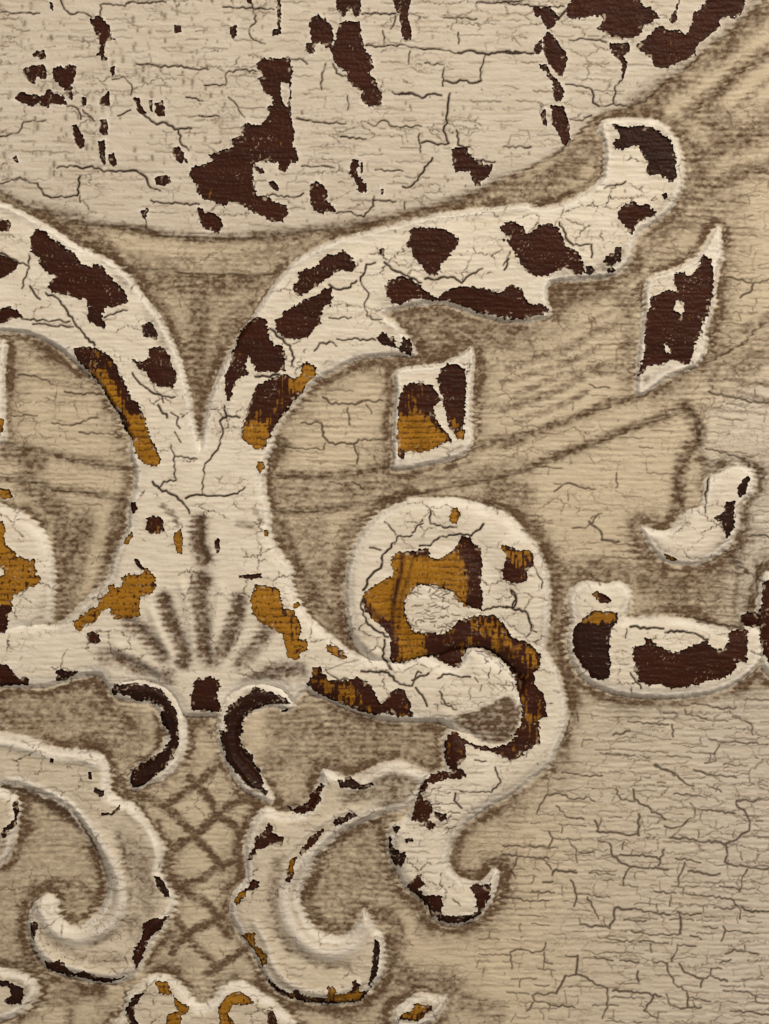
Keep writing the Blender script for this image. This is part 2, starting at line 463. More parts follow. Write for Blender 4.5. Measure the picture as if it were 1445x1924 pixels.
c L 1090,1210 1075,1250
c L 1130,1190 1135,1150 1190,1150
c L 1180,1120 1240,1100
c L 1210,1070 1260,1045 1390,1070
c L 1000,1300 1130,1330
c L 1200,1270 1290,1275 1380,1295 1380,1335
c L 890,1290 910,1350 970,1370 1080,1360
c L 1240,1380 1445,1400
c L 820,1115 900,1120
c L 805,1015 810,1060
"""
SHAPES = """
P arch_scroll 20 24 Z -60,385 0,381 30,393 59,408 104,433 149,464 194,482 242,518 273,560 301,598 325,643 343,691 356,743 363,791 368,800 374,835 377,860 377,1010 262,1010 254,940 254,854 239,809 215,767 187,722 145,684 104,650 52,627 0,622 -60,625 -110,640 -150,600 -130,500
P arch_scroll 20 24 Z 375,850 383,800 391,757 412,701 436,653 467,608 490,573 515,535 540,505 563,484 601,464 646,446 688,436 746,422 798,408 861,398 930,391 980,384 1014,391 1050,385 1085,370 1112,352 1132,332 1136,294 1134,263 1125,242 1139,225 1187,222 1236,228 1263,249 1277,277 1284,318 1278,363 1256,398 1229,419 1201,436 1191,464 1184,487 1153,517 1090,525 1035,532 1029,563 1037,590 1014,600 966,605 930,601 878,584 836,570 791,572 750,579 722,592 740,606 755,622 778,653 780,668 736,667 674,674 629,695 594,715 560,750 532,784 511,826 501,861 496,900 498,940 490,1010 372,1010 372,900
P shell 20 24 Z 372,845 440,780 512,826 501,861 494,892 497,930 508,964 509,1005 525,1040 549,1067 549,1098 563,1133 587,1164 618,1192 663,1226 700,1240 640,1290 577,1296 549,1320 530,1296 490,1288 455,1295 430,1310 415,1341 400,1345 360,1345 340,1340 325,1312 304,1292 263,1280 208,1292 190,1272 176,1268 152,1271 104,1286 62,1291 0,1291 -60,1291 -60,1180 -20,1168 60,1172 107,1174 138,1150 173,1116 204,1081 211,1050 225,1019 240,990 243,945 253,923 256,890 245,830 290,800
P roundel_scroll 24 30 Z 722,961 757,944 791,937 861,937 913,951 955,968 980,995 1007,1026 1025,1060 1034,1105 1033,1150 1030,1188 1026,1220 1045,1258 1059,1292 1066,1334 1063,1368 1045,1410 1035,1435 997,1465 960,1495 930,1510 888,1538 868,1555 848,1587 842,1621 857,1645 881,1656 906,1656 926,1635 938,1640 931,1673 919,1701 895,1728 854,1739 819,1728 798,1697 764,1670 750,1645 736,1621 727,1583 738,1552 767,1535 780,1500 802,1462 836,1445 833,1410 833,1389 847,1368 866,1370 900,1365 940,1340 977,1300 975,1270 900,1215 760,1250 718,1252 690,1242 663,1205 653,1160 649,1105 653,1064 667,1022 688,991
P roundel_scroll 24 30 Z 28,961 -7,944 -41,937 -111,937 -163,951 -200,968 -232,995 -240,1200 -150,1250 -40,1240 20,1190 80,1175 95,1160 101,1105 101,1064 92,1030 83,1005 62,980
P spiral_eye 9 16 H 880,400 940,405 1060,430 1130,490 1195,530 1240,545 1150,580 1090,595 1050,640 1000,665 850,640 815,580 810,530 830,470
P leaf_tongue 18 24 Z 577,1296 600,1262 660,1240 720,1235 757,1247 784,1233 809,1233 843,1254 868,1244 874,1223 895,1218 930,1237 964,1264 978,1306 980,1340 961,1385 940,1401 915,1400 878,1389 850,1372 830,1357 778,1354 722,1351 660,1334 618,1316
P lozenge 17 16 Z 1353,430 1357,484 1350,497 1341,567 1329,618 1327,656 1308,688 1256,708 1211,740 1197,738 1198,688 1203,636 1210,584 1215,528 1256,511 1291,494 1319,474 1339,439
P square_boss 17 15 Z 746,696 812,686 861,670 889,655 888,722 884,791 889,826 871,854 826,868 744,882 738,868 740,791 744,740
P square_boss 17 15 Z 6,640 8,700 8,790 5,832 -60,860 -140,880 -135,700 -62,686
P leaf_spray 11 20 Z 1412,885 1417,912 1403,937 1388,957 1389,988 1370,1026 1333,1052 1298,1061 1256,1055 1227,1035 1206,990 1235,1000 1260,995 1291,962 1318,950 1326,912 1336,895 1378,875
P bud_scroll 17 18 Z 1073,1168 1068,1133 1075,1108 1101,1092 1139,1098 1163,1093 1184,1110 1186,1135 1178,1160 1230,1158 1291,1164 1371,1185 1422,1178 1432,1210 1429,1240 1412,1264 1360,1296 1291,1310 1205,1310 1139,1298 1094,1271 1073,1240 1066,1202
P rosette 18 22 Z 1432,1090 1455,1075 1560,1080 1580,1180 1540,1270 1470,1278 1437,1258 1425,1225 1422,1180 1424,1130
P small_c_scroll 9 13 Z 204,1290 221,1280 263,1276 310,1288 336,1318 350,1372 340,1425 308,1462 279,1474 250,1486 243,1470 250,1450 285,1430 310,1395 312,1370 300,1340 285,1322 250,1318 215,1308
P small_c_scroll 9 13 Z 552,1322 530,1294 490,1284 453,1291 422,1320 408,1375 420,1425 440,1464 465,1490 500,1505 512,1500 495,1470 468,1435 450,1415 447,1370 460,1345 485,1332 515,1328 545,1334
P volute 17 26 Z -60,1375 0,1379 52,1386 104,1408 150,1410 185,1415 202,1440 205,1485 225,1505 250,1510 275,1540 297,1575 308,1600 300,1640 322,1675 328,1701 311,1735 285,1775 260,1825 235,1842 208,1848 140,1838 90,1820 62,1780 54,1740 60,1705 85,1685 105,1692 110,1720 130,1742 160,1738 192,1705 203,1660 192,1610 165,1560 130,1515 66,1483 30,1472 0,1478 30,1500 35,1535 25,1580 5,1620 -60,1630
P volute 17 26 Z 608,1446 640,1462 670,1460 701,1445 743,1433 791,1450 803,1456 786,1495 760,1520 719,1528 674,1545 629,1569 594,1607 576,1649 563,1687 573,1720 590,1745 618,1760 655,1756 674,1730 684,1712 705,1745 721,1765 722,1805 714,1839 688,1870 667,1884 611,1888 567,1880 522,1862 495,1829 476,1791 452,1756 433,1718 438,1680 462,1650 460,1597 470,1560 480,1540 500,1520 530,1532 570,1525 592,1500 600,1475
P corner_leaf 12 16 Z -60,1815 0,1820 50,1835 70,1860 45,1895 10,1915 -60,1920
P corner_leaf 13 18 Z 234,1900 240,1870 262,1850 290,1835 325,1840 350,1865 375,1890 400,1880 420,1855 455,1848 490,1868 525,1895 550,1960 220,1960
P corner_leaf 13 18 Z 740,1905 760,1885 790,1868 825,1875 840,1872 830,1900 800,1925 760,1935 742,1925
U Z -300,320 -100,350 0,360 42,384 104,405 156,420 263,431 311,443 415,450 500,445 584,434 653,427 705,415 750,403 791,393 840,381 885,367 930,343 990,317 1035,294 1059,277 1097,240 1128,215 1166,204 1208,190 1249,156 1281,134 1319,100 1360,69 1395,35 1429,7 1520,-70 1700,-200
U Z -300,420 150,470 190,495 235,508 311,504 374,518 432,515 484,518 560,500 800,450 900,430 1000,390 1134,330 1230,270 1294,215 1329,187 1364,159 1398,128 1440,100 1520,50 1700,-60
U Z -300,760 0,829 69,847 138,861 235,878 508,892 618,895 722,878 800,868 888,843 940,826 1019,803 1086,783 1163,755 1215,738 1294,697 1353,667 1400,640 1445,601 1700,480
U Z -300,860 35,902 104,919 173,926 228,940 542,961 618,954 674,947 760,930 945,895 1014,871 1066,850 1125,829 1170,812 1232,788 1284,764 1308,791 1312,826 1298,847 1281,888 1274,919 1290,962 1370,1040 1430,1090 1560,1160 1700,1200
R J 12 12 0,-95 150,-60 300,-20 420,-10 520,30
R J 13 14 60,130 190,165 300,225 400,290 500,400 580,520 640,640 660,760 640,850 570,930 440,985 330,960 260,880 220,800
R J 8 8 170,900 210,1020 290,1100 420,1140 600,1175 720,1140
R J 8 8 700,290 800,380 850,500 860,620 930,740
R J 8 8 900,860 800,940 760,1040 740,1130
R K 12 11 380,70 520,150 650,90 760,50 900,95
R K 14 13 640,300 520,340 400,430 290,530 210,620 160,740 170,860 230,960 330,1040 450,1060 540,1000 600,900
R K 8 8 0,900 60,1000 90,1100 160,1200 280,1260 420,1270 560,1220
R K 8 8 670,970 690,1080 670,1180
R K 7 6 170,520 300,390 450,300 560,280
R H 8 6 500,560 570,700 650,770
R H 10 6 560,1090 700,1120 860,1130 1050,1110
V J 20 8 300,1000 420,1020 560,1010 680,930 740,800 700,600 640,420
V K 18 6 140,1000 200,1080 330,1120 480,1130
V E 14 5 850,950 850,1050
V G 11 9 1100,380 1090,480 1100,600 1110,760
V G 11 9 890,480 930,600 990,740
V G 11 9 700,600 800,680 880,780
V G 13 8 570,780 700,830 820,890
V G 11 9 1300,490 1260,620 1200,760
V H 11 9 40,650 0,740 -60,830
V H 12 8 230,870 100,900 0,940
V G 9 10 1085,60 1080,160 1110,260
R G 9 6 990,400 1030,560 1060,740
R G 9 6 820,540 880,680 930,780
R G 9 6 1200,420 1180,560 1150,740
R G 9 6 640,740 760,800 860,860
G G 20 1.25 1100,370 1080,480 1100,600 1110,740 1150,800
G G 16 1.25 890,480 930,600 990,740 1000,820
G G 17 1.25 700,600 800,680 880,780
G G 19 1.0 570,790 700,810 820,890 900,900
G G 17 1.25 1300,490 1270,620 1200,760
G H 16 1.0 60,650 0,740 -80,830
G H 20 0.95 230,870 100,880 -40,950
G G 17 1.5 1085,60 1080,160 1110,260
G G 9 0.8 880,900 940,880
G C 35 0.8 0,1040 250,980 400,860 500,780
G C 30 0.8 920,690 1020,800 1060,960 950,1130 850,1230
G F 34 1.0 700,40 560,140 350,190 300,260
G C 32 0.8 1110,600 1250,720 1445,640
G C 30 0.8 1060,850 1180,800 1445,700
G C 22 0.8 1000,1100 1200,980 1445,900
G C 28 0.9 740,590 860,500 1000,400 1150,290 1400,60
G C 17 0.9 1010,620 1110,540 1210,460 1310,370 1440,280
G C 26 0.6 760,1330 1000,1200 1250,1100
G D 28 1.0 1090,200 1080,480 1080,800
G D 14 1.0 1020,620 1060,850 1090,960
G D 26 0.9 700,110 900,150 1200,160 1420,150
G D 24 0.9 850,280 930,450 1010,600
G D 26 0.9 1330,280 1230,450 1160,600
G A 20 0.9 0,1070 120,1130 330,1180 450,1220 560,1330
G A 12 0.9 450,1220 760,1250 900,1280 1200,1300 1445,1285
G B 16 0.95 0,1290 300,1270 500,1240 700,1210 850,1180 1000,1135 1200,1060 1445,970
G B 26 0.6 0,1400 200,1350 400,1300
G A 22 0.45 600,1400 1000,1440 1400,1420
G E 48 0.8 820,330 1000,380 1300,410 1445,400
G E 26 0.9 880,480 960,510 1080,500
G E 14 1.0 560,570 720,560 880,580
G E 14 0.9 340,670 480,600 700,590
G E 11 0.7 300,720 180,860 110,1000 80,1180
G E 14 0.8 730,650 745,800 720,1000 740,1140
G E 12 0.7 1190,540 1185,700 1175,880
G E 13 0.8 80,1190 400,1200 700,1150 950,1140 1180,1050 1330,1000 1445,990
G E 24 0.6 100,1290 400,1280 800,1240 1200,1200 1445,1150
G E 12 0.8 100,1390 400,1375 600,1350
G E 30 0.8 1300,1230 1445,1300
G F 10 0.85 0,1040 200,950 400,880 560,800 700,780 880,700 1000,620 1180,530
G F 11 0.9 0,1200 200,1130 350,1070 520,1010 650,950 830,890 980,820
G F 16 1.0 980,820 1050,900 1060,1000 1000,1060 970,1180 950,1300 960,1440
G F 28 0.6 1150,620 1300,600 1445,500
G F 12 0.7 1190,500 1330,390 1445,340
G F 25 0.7 600,150 720,350 690,560 740,720 950,680
G F 10 0.8 1040,1090 1180,1150
G F 10 0.7 30,610 200,550 340,510 480,430 640,360
G F 9 0.7 0,840 200,770 300,730 430,660
G F 9 0.7 480,610 560,640 640,600
G F 9 0.6 1170,640 1300,690 1445,700
G F 9 0.5 1080,820 1180,830
G I 22 1.0 150,80 250,250 300,420 270,600 270,750 340,900 380,1050
G I 12 0.8 350,1050 340,1200 250,1400
G I 30 0.9 740,80 780,230 950,380 1130,330 1250,200 1290,60
G I 30 0.8 380,350 560,320 720,360 860,440 1000,490 1130,480
G I 26 0.8 1030,420 1180,260 1260,150
G I 14 0.7 450,950 650,1010 900,1020 1150,1000 1350,920
G I 10 0.8 660,570 860,560 1050,590 1200,640
G H 20 1.0 120,50 210,260 330,480 480,640 560,760
G H 20 0.9 560,60 470,200 450,350 470,560 560,720
G H 34 0.6 300,100 360,300 420,480
G H 48 0.75 180,1150 500,1180 800,1220 980,1300
G H 34 0.7 350,1050 650,1180 950,1180
G H 34 0.8 600,1330 800,1370 980,1340
G H 10 1.0 280,960 400,1040 560,1120 720,1140 1000,1160
G H 20 0.6 100,1220 250,1200 400,1290
G G 30 0.9 450,60 400,220 370,400 300,560
G G 18 1.0 640,20 600,230 560,400 420,540 290,610
G G 20 1.0 330,60 340,260 330,430
G D 24 0.9 0,1030 200,1120
G D 26 0.9 140,1220 260,1320 340,1440
G D 16 0.9 700,1120 700,1250 650,1400
G D 12 0.8 0,420 150,430 300,500 420,590 560,740 640,860
G D 11 0.7 0,1010 200,1060 400,1100 700,1150
G D 10 0.7 300,1270 500,1290 680,1320
G D 9 0.7 50,420 30,620 50,850 30,1000
G G 16 1.0 490,910 550,950 580,1050 700,1150
G G 40 0.75 -40,1050 200,1120 450,1080 700,1180
G G 30 0.6 200,1200 500,1230 750,1230
G J 13 1.0 190,200 310,250 420,330 510,450 570,580 570,720 540,790
G J 13 0.9 520,780 430,700 330,680 200,680 130,770 110,880 110,980 160,1080 240,1150
G J 14 0.7 350,780 440,740 400,840
G J 14 0.9 180,150 140,280 90,420 20,530
G J 9 0.7 640,420 700,620 690,820 620,930 500,1000
G J 9 0.5 300,1000 500,1090 650,1080
G J 9 0.8 760,180 790,320 870,440 890,560 950,660
G J 14 0.7 230,1190 450,1220 700,1200
G J 24 0.5 720,480 800,700 740,900
G J 9 0.8 80,110 190,170
G J 26 0.6 100,1180 200,1290 400,1300
G J 12 0.7 380,1310 380,1430
G K 22 1.0 700,300 560,360 420,430 330,540 280,680 270,800 310,880 450,930 620,880 700,850
G K 18 0.9 720,260 690,360 720,480 750,640
G K 20 0.9 750,900 770,1020 740,1130 680,1240
G K 34 0.8 760,1180 900,1230 1060,1250
G K 24 0.6 1000,1300 1200,1350 1300,1400
G K 20 0.9 1290,270 1180,350 1100,450 1070,560 1090,630 1200,650
G K 16 0.6 800,700 900,800 980,900 1100,930 1250,860
G K 9 0.6 200,980 330,1110 500,1130
G K 14 0.9 640,110 800,110 900,160
G K 18 0.7 500,210 700,170 850,250
G K 12 0.6 120,560 100,760 130,920 200,1040
G K 9 0.9 40,1160 140,1280 260,1320 400,1340 560,1320 640,1240
G K 34 0.7 100,30 300,0 600,10 900,10
G L 20 0.7 320,0 180,120 20,230
G L 40 0.35 0,300 100,200 300,60
G J 9.5 1.25 740,190 900,270 1040,410 1160,540 1200,600
G J 9.5 1.25 1030,110 1130,220 1190,310 1260,360 1330,430
G J 9.5 1.25 880,560 960,700 1130,800 1180,890 1240,980
G J 9.5 1.25 960,880 1020,980 1130,1090 1180,1150
G J 9.5 1.25 1160,70 1060,150 900,260
G J 9.5 1.25 1380,200 1250,260 1180,310 1100,390 960,480 890,550
G J 9.5 1.25 1300,560 1190,590 1100,660 960,700
G J 9.5 1.25 1250,850 1160,890 1000,970 930,1060
G J 9.5 1.25 1340,1030 1200,1130 1120,1180
G J 12 0.6 1240,650 1240,850 1330,1030 1420,1150
G E 9 0.5 1200,600 1445,560
G E 9 0.5 1200,830 1445,800
G D 8 0.4 60,650 300,690 560,750
L Z 250,1495 300,1455 345,1415 352,1375 405,1375 425,1440 455,1490 490,1520 470,1545 455,1600 455,1650 432,1690 430,1730 455,1780 480,1830 430,1845 380,1870 330,1835 262,1838 290,1775 330,1710 325,1670 305,1630 312,1600 300,1570 275,1530
Q H 1.2 1110,1110 1230,1070 1370,1000 1430,1040 1438,1100 1425,1180 1390,1240 1290,1262 1200,1235 1130,1180 1050,1150
Q K 0.55 240,760 270,650 330,530 420,430 560,350 700,300 740,420 740,600 800,700 780,830 640,860 540,900 400,940 300,900
Q J 0.35 190,200 300,250 420,330 510,450 570,580 560,760 430,720 330,690 200,680 120,800 110,950 160,1080 0,1100 -100,900 0,560 120,300
Q H 0.6 260,1000 400,1050 560,1120 720,1145 1000,1160 1040,1200 1000,1400 700,1440 500,1440 250,1420 150,1300 230,1180
Q G 0.45 -60,1000 280,980 480,910 560,960 580,1040 700,1120 800,1220 720,1400 480,1290 150,1230 -60,1200
Q I 0.35 650,560 700,440 860,420 1000,480 1150,360 1300,460 1380,560 1300,620 1000,580
Q E 0.4 730,320 860,280 1030,280 1200,330 1445,380 1445,480 1200,500 1000,560 880,520 800,410
Q D 0.35 900,100 1400,120 1400,300 1200,550 1100,900 1050,880 980,600 800,280
N H 6 0.8 800,240 790,330 760,450 745,600 745,780
N H 4 0.5 860,250 830,360 790,480 780,640
N H 12 0.95 1180,200 1200,300 1190,400 1215,520
N H 6 0.7 600,520 680,580 730,640
N H 10 0.9 960,690 970,800
N H 9 0.9 1040,690 1060,820
N H 9 0.95 1120,600 1110,700
N H 5 0.8 1250,640 1270,720
N H 6 0.8 1330,700 1350,800
N H 5 0.8 1390,760 1380,850
N I 5 0.8 60,760 80,830
N I 7 0.7 110,860 220,880
N H 8 0.7 900,230 940,235
G G 6 0.8 880,-30 940,20 970,80
G G 8 0.7 1300,70 1380,80
G H 6 0.6 0,0 40,60
G F 7 0.6 0,690 200,630 400,560 520,500
G F 7 0.6 60,760 300,660 520,600 640,560
G F 7 0.5 200,450 380,400 600,300
G F 6 0.5 0,520 160,480
G F 7 0.6 80,900 300,820 460,740
G F 7 0.5 1160,560 1300,520 1445,470
G F 7 0.5 1140,720 1300,750 1445,790
G C 8 0.6 1100,700 1300,560 1445,430
G C 8 0.6 1000,900 1200,760 1445,560
G C 8 0.5 1150,1000 1300,960 1445,850
"""
TILES = dict(A=(0,0), B=(480,0), C=(945,0), D=(0,480), E=(480,480), F=(945,480),
             G=(0,960), H=(480,960), I=(945,960), J=(0,1424), K=(480,1424), L=(945,1424))
def pts(tokens):
    out = []; o = (0, 0); k = 1.0
    for t in tokens:
        if t in TILES: o = TILES[t]; k = 1 / 2.89
        elif t == 'Z': o = (0, 0); k = 1.0
        else:
            a, b = t.split(','); out.append((o[0] + float(a) * k, o[1] + float(b) * k))
    return np.array(out, np.float32)

# ---------------------------------------------------------------- grid (fine over the carving, coarser beyond it)
def axis(lo, hi, st, ext, n):
    core = np.arange(lo, hi + st * .5, st)
    g = np.cumsum(np.linspace(st * 1.3, 2 * ext / n - st * 1.3, n))
    g *= ext / g[-1]
    return np.concatenate([lo - g[::-1], core, core[-1] + g]).astype(np.float32)
ST = 1.5
xs = axis(-6, 1451, ST, 230, 34); ys = axis(-6, 1930, ST, 150, 24)
NX, NY = len(xs), len(ys)
XX, YY = np.meshgrid(xs, ys)

def lattice_noise(x, y, seed):
    n = 512
    r = np.random.RandomState(seed).rand(n, n).astype(np.float32)
    xi = np.floor(x).astype(np.int32); yi = np.floor(y).astype(np.int32)
    fx = x - xi; fy = y - yi
    fx = fx * fx * (3 - 2 * fx); fy = fy * fy * (3 - 2 * fy)
    x0 = xi % n; x1 = (xi + 1) % n; y0 = yi % n; y1 = (yi + 1) % n
    return (r[y0, x0] * (1 - fx) + r[y0, x1] * fx) * (1 - fy) + (r[y1, x0] * (1 - fx) + r[y1, x1] * fx) * fy
def noise(sx, sy, seed, ox=None, oy=None):          # -1..1
    x = XX if ox is None else ox; y = YY if oy is None else oy
    return lattice_noise(x / sx + 50, y / sy + 50, seed) * 2 - 1
def fbm(s, seed, octv=3, ax=1.0):
    v = 0; a = 1; t = 0
    for i in range(octv):
        v = v + a * noise(s * ax / 2 ** i, s / 2 ** i, seed + i); t += a; a *= .6
    return v / t
def sstep(a, b, v):
    t = np.clip((v - a) / (b - a), 0, 1); return t * t * (3 - 2 * t)
def window(p, m):
    i0 = np.searchsorted(xs, p[:, 0].min() - m); i1 = np.searchsorted(xs, p[:, 0].max() + m)
    j0 = np.searchsorted(ys, p[:, 1].min() - m); j1 = np.searchsorted(ys, p[:, 1].max() + m)
    return slice(max(j0, 0), min(j1, NY)), slice(max(i0, 0), min(i1, NX))
def sdf(p, m):
    """signed distance (inside negative) of polygon p in a window of margin m"""
    J, I = window(p, m)
    x = XX[J, I]; y = YY[J, I]
    d2 = np.full(x.shape, 1e9, np.float32); ins = np.zeros(x.shape, bool)
    q = np.roll(p, -1, 0)
    for (ax, ay), (bx, by) in zip(p, q):
        ex, ey = bx - ax, by - ay; L = ex * ex + ey * ey
        if L < 1e-6: continue
        # only the part of the window that this edge can reach
        t = np.clip(((x - ax) * ex + (y - ay) * ey) / L, 0, 1)
        dx = x - ax - t * ex; dy = y - ay - t * ey
        np.minimum(d2, dx * dx + dy * dy, out=d2)
        if ay != by:
            r = (ay > y) != (by > y)
            ins ^= r & (x < (y - ay) * (ex / ey) + ax)
    s = np.sqrt(d2); s[ins] *= -1
    return J, I, s
def smooth_poly(p, closed=True, n=3):
    """Catmull-Rom through the traced points"""
    N = len(p); out = []
    rng = range(N if closed else N - 1)
    for i in rng:
        if closed: a, b, c, d = p[i - 1], p[i], p[(i + 1) % N], p[(i + 2) % N]
        else: a, b, c, d = p[max(i - 1, 0)], p[i], p[i + 1], p[min(i + 2, N - 1)]
        for k in range(n):
            t = k / n
            out.append(.5 * ((2 * b) + (c - a) * t + (2 * a - 5 * b + 4 * c - d) * t * t + (3 * b - a - 3 * c + d) * t ** 3))
    if not closed: out.append(p[-1])
    return np.array(out, np.float32)
def stroke(p, width, target, amp, op, brush=False):
    """gaussian brush along polyline p; op 'max' or 'add' (max along one stroke, then added)"""
    J, I = window(p, width * 2.6)
    x = XX[J, I]; y = YY[J, I]
    if x.size == 0: return
    if brush: x = x + 5.5 * COMB[J, I] + 2 * W2[J, I]; y = y + 2.5 * W2[J, I]
    d2 = np.full(x.shape, 1e9, np.float32)
    L = np.sqrt(((p[1:] - p[:-1]) ** 2).sum(1)); tot = L.sum() + 1e-6
    for (ax, ay), (bx, by) in zip(p[:-1], p[1:]):
        ex, ey = bx - ax, by - ay; q = ex * ex + ey * ey
        if q < 1e-6: continue
        t = np.clip(((x - ax) * ex + (y - ay) * ey) / q, 0, 1)
        np.minimum(d2, (x - ax - t * ex) ** 2 + (y - ay - t * ey) ** 2, out=d2)
    v = amp * (np.exp(-(d2 / (width * width)) ** 1.6) if brush else np.exp(-d2 / (width * width)))
    if op == 'max': target[J, I] = np.maximum(target[J, I], v)
    else: target[J, I] += v

# shared warps
W1 = fbm(26, 11); W2 = fbm(7, 21); W3 = noise(3.2, 3.2, 31)
gy = YY + 5 * noise(90, 40, 41) + 1.5 * noise(14, 9, 42)
COMB = (np.abs(((gy / 11.5) % 1) * 2 - 1) * 2 - 1).astype(np.float32)       # horizontal grain ridges, -1..1
COMB *= (0.55 + 0.45 * noise(60, 30, 43))

# ---------------------------------------------------------------- stepped fields of the board
shapes = [l.split() for l in SHAPES.strip().splitlines()]
curves = [pts(l[1:]) for l in shapes if l[0] == 'U']
base = np.zeros_like(XX); FIELD = np.zeros(XX.shape, np.int16)   # 0 lower field .. 4 upper field
glaze = np.zeros_like(XX); steps = [(5, 4), (4, 3), (3, 2), (4, 1)]
curve_sd = []
for c, (h, fid) in zip(curves, steps):
    c = smooth_poly(c, False, 3)
    p = np.concatenate([c, np.array([[2600, -900], [-1200, -900]], np.float32)])
    J, I, s = sdf(p, 3000)
    s = s + 1.5 * W2 + 4.2 * COMB
    curve_sd.append(s)
    base += h * sstep(4.5, -4.5, s)
for s, (h, fid) in list(zip(curve_sd, steps))[::-1]:
    FIELD[s < 0] = fid
upper = sstep(4, -4, curve_sd[0])
linemask = np.zeros_like(XX)
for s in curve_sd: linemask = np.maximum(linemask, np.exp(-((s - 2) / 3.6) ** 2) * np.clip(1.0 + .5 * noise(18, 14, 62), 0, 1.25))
# patina that was wiped into the steps of the board
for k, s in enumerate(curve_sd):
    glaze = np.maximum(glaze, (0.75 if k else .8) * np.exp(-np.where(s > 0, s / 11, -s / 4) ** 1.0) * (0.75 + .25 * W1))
band1 = sstep(3, -3, curve_sd[1]) * (1 - upper); band2 = sstep(3, -3, curve_sd[3]) * (1 - sstep(3, -3, curve_sd[2]))

# raised band that runs down the right side
J, I, s = sdf(smooth_poly(pts('Z 1312,785 1318,840 1335,890 1378,872 1413,886 1418,915 1404,940 1392,962 1393,1000 1380,1040 1392,1080 1385,1130 1395,1165 1430,1175 1480,1180 1620,1170 1620,690 1445,715 1370,745'.split())), 40)
s = s + 3.5 * COMB[J, I] + 2 * W2[J, I]
base[J, I] += 6 * sstep(7, -9, s)
FIELD[J, I] = np.where(s < 0, 6, FIELD[J, I])
sideband = np.zeros_like(XX); sideband[J, I] = sstep(6, -6, s)
crev0 = np.zeros_like(XX); crev0[J, I] = np.exp(-((s - 5) / 6) ** 2) * (YY[J, I] > 800) * (YY[J, I] < 1160)
glaze = np.maximum(glaze, crev0 * .7)
# ---------------------------------------------------------------- carved ornaments
prof = np.zeros_like(XX); owner = np.full(XX.shape, -1, np.int16); SDO = np.full(XX.shape, 400., np.float32)
ORN = []
SPECIAL = {}
for l in shapes:
    if l[0] != 'P': continue
    name, h, wd = l[1], float(l[2]), float(l[3])
    p = smooth_poly(pts(l[4:]), True, 3)
    J, I, s = sdf(p, 75)
    s = s + 1.6 * W2[J, I] + 1.2 * COMB[J, I] + 1.0 * W1[J, I]
    wd *= .62; h *= .62
    t = np.clip(-s / wd, 0, 1)
    f = h * (1 - (1 - t) ** 2.6) * .8 + h * .2 * sstep(0, -50, s)
    if name == 'spiral_eye': f = np.where(s < 0, f + 11, 0)
    k = len(ORN); ORN.append(name)
    ow = owner[J, I]; pr = prof[J, I]
    if name == 'leaf_tongue': m = (s < 0) & (f * 1.0 + 6 > pr * .85); f = np.where(m, np.maximum(f, pr * .75), f)
    elif name in ('spiral_eye',): m = s < 0
    else: m = (s < 0) & (f > pr)
    ow[m] = k; pr[m] = f[m]; owner[J, I] = ow; prof[J, I] = pr
    if name == 'spiral_eye': SPECIAL['eye'] = (J, I, s)
    else: SDO[J, I] = np.minimum(SDO[J, I], s)
# trough that winds between the outer wall of the roundel and its eye
troughs = np.zeros_like(XX); ridges = np.zeros_like(XX); strokeg = np.zeros_like(XX)
for l in shapes:
    if l[0] in 'RVG' and len(l[0]) == 1:
        p = smooth_poly(pts([l[1]] + l[4:]), False, 3)
        wd, a = float(l[2]), float(l[3])
        if l[0] == 'R': stroke(p, wd, ridges, a, 'max')
        elif l[0] == 'V': stroke(p, wd, troughs, a, 'max')
        else: stroke(p, wd, strokeg, a, 'max', True)
rt = smooth_poly(pts('Z 760,1200 720,1140 735,1080 790,1030 850,1020 910,1060 920,1130 880,1175 960,1190 1000,1240 1005,1320 985,1380 930,1405 870,1380'.split()), False, 3)
stroke(rt, 26, troughs, 8, 'max')
onorn = sstep(3, -3, SDO)
under = sstep(0, -22, SDO)
H = base * (1 - under) + 7 * under + prof + ridges * .8 * (1 - upper) - troughs * .8
H += 0.5 * fbm(60, 51) + 0.22 * fbm(16, 54) + 1.45 * COMB * (1 - .6 * upper) * (1 - .5 * np.clip(onorn, 0, 1)) * (.55 + .45 * noise(120, 60, 57)) + .5 * noise(22, 3.6, 58) + .25 * noise(9, 4, 60) + .2 * noise(3, 3, 59)

# ---------------------------------------------------------------- patina (brown glaze rubbed into the recesses) and painted crease shade
gsx = np.abs(np.gradient(SDO, xs, axis=1)); gsx = np.clip(gsx, 0, 1)
COMBX = COMB * gsx * np.clip(.72 + .9 * noise(110, 90, 66), 0, 1.2)
warp = SDO + 10 * COMBX + 5 * W1 + 2.5 * W2
out = np.where(SDO > -2, 1, 0)
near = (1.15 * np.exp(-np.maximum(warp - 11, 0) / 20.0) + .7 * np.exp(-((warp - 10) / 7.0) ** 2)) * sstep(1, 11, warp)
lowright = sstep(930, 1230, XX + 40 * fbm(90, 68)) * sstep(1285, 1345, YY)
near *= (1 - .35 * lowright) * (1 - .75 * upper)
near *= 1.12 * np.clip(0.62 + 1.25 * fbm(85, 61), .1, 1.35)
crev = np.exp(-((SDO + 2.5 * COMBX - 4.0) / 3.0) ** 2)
near = np.maximum(near, crev * np.clip(.45 + 1.2 * noise(55, 55, 67), 0, 1.1))  # broken dark outline in the colour: crease patina plus painted contact shade
H -= 2.2 * crev
H += 1.7 * np.exp(-((SDO + 6.5) / 3.4) ** 2)
sg = strokeg
for l in shapes:
    if l[0] == 'Q':
        J, I, s = sdf(smooth_poly(pts([l[1]] + l[3:])), 12)
        strokeg[J, I] = np.maximum(strokeg[J, I], float(l[2]) * sstep(4, -4, s + 2 * W2[J, I] + 3 * COMB[J, I]))
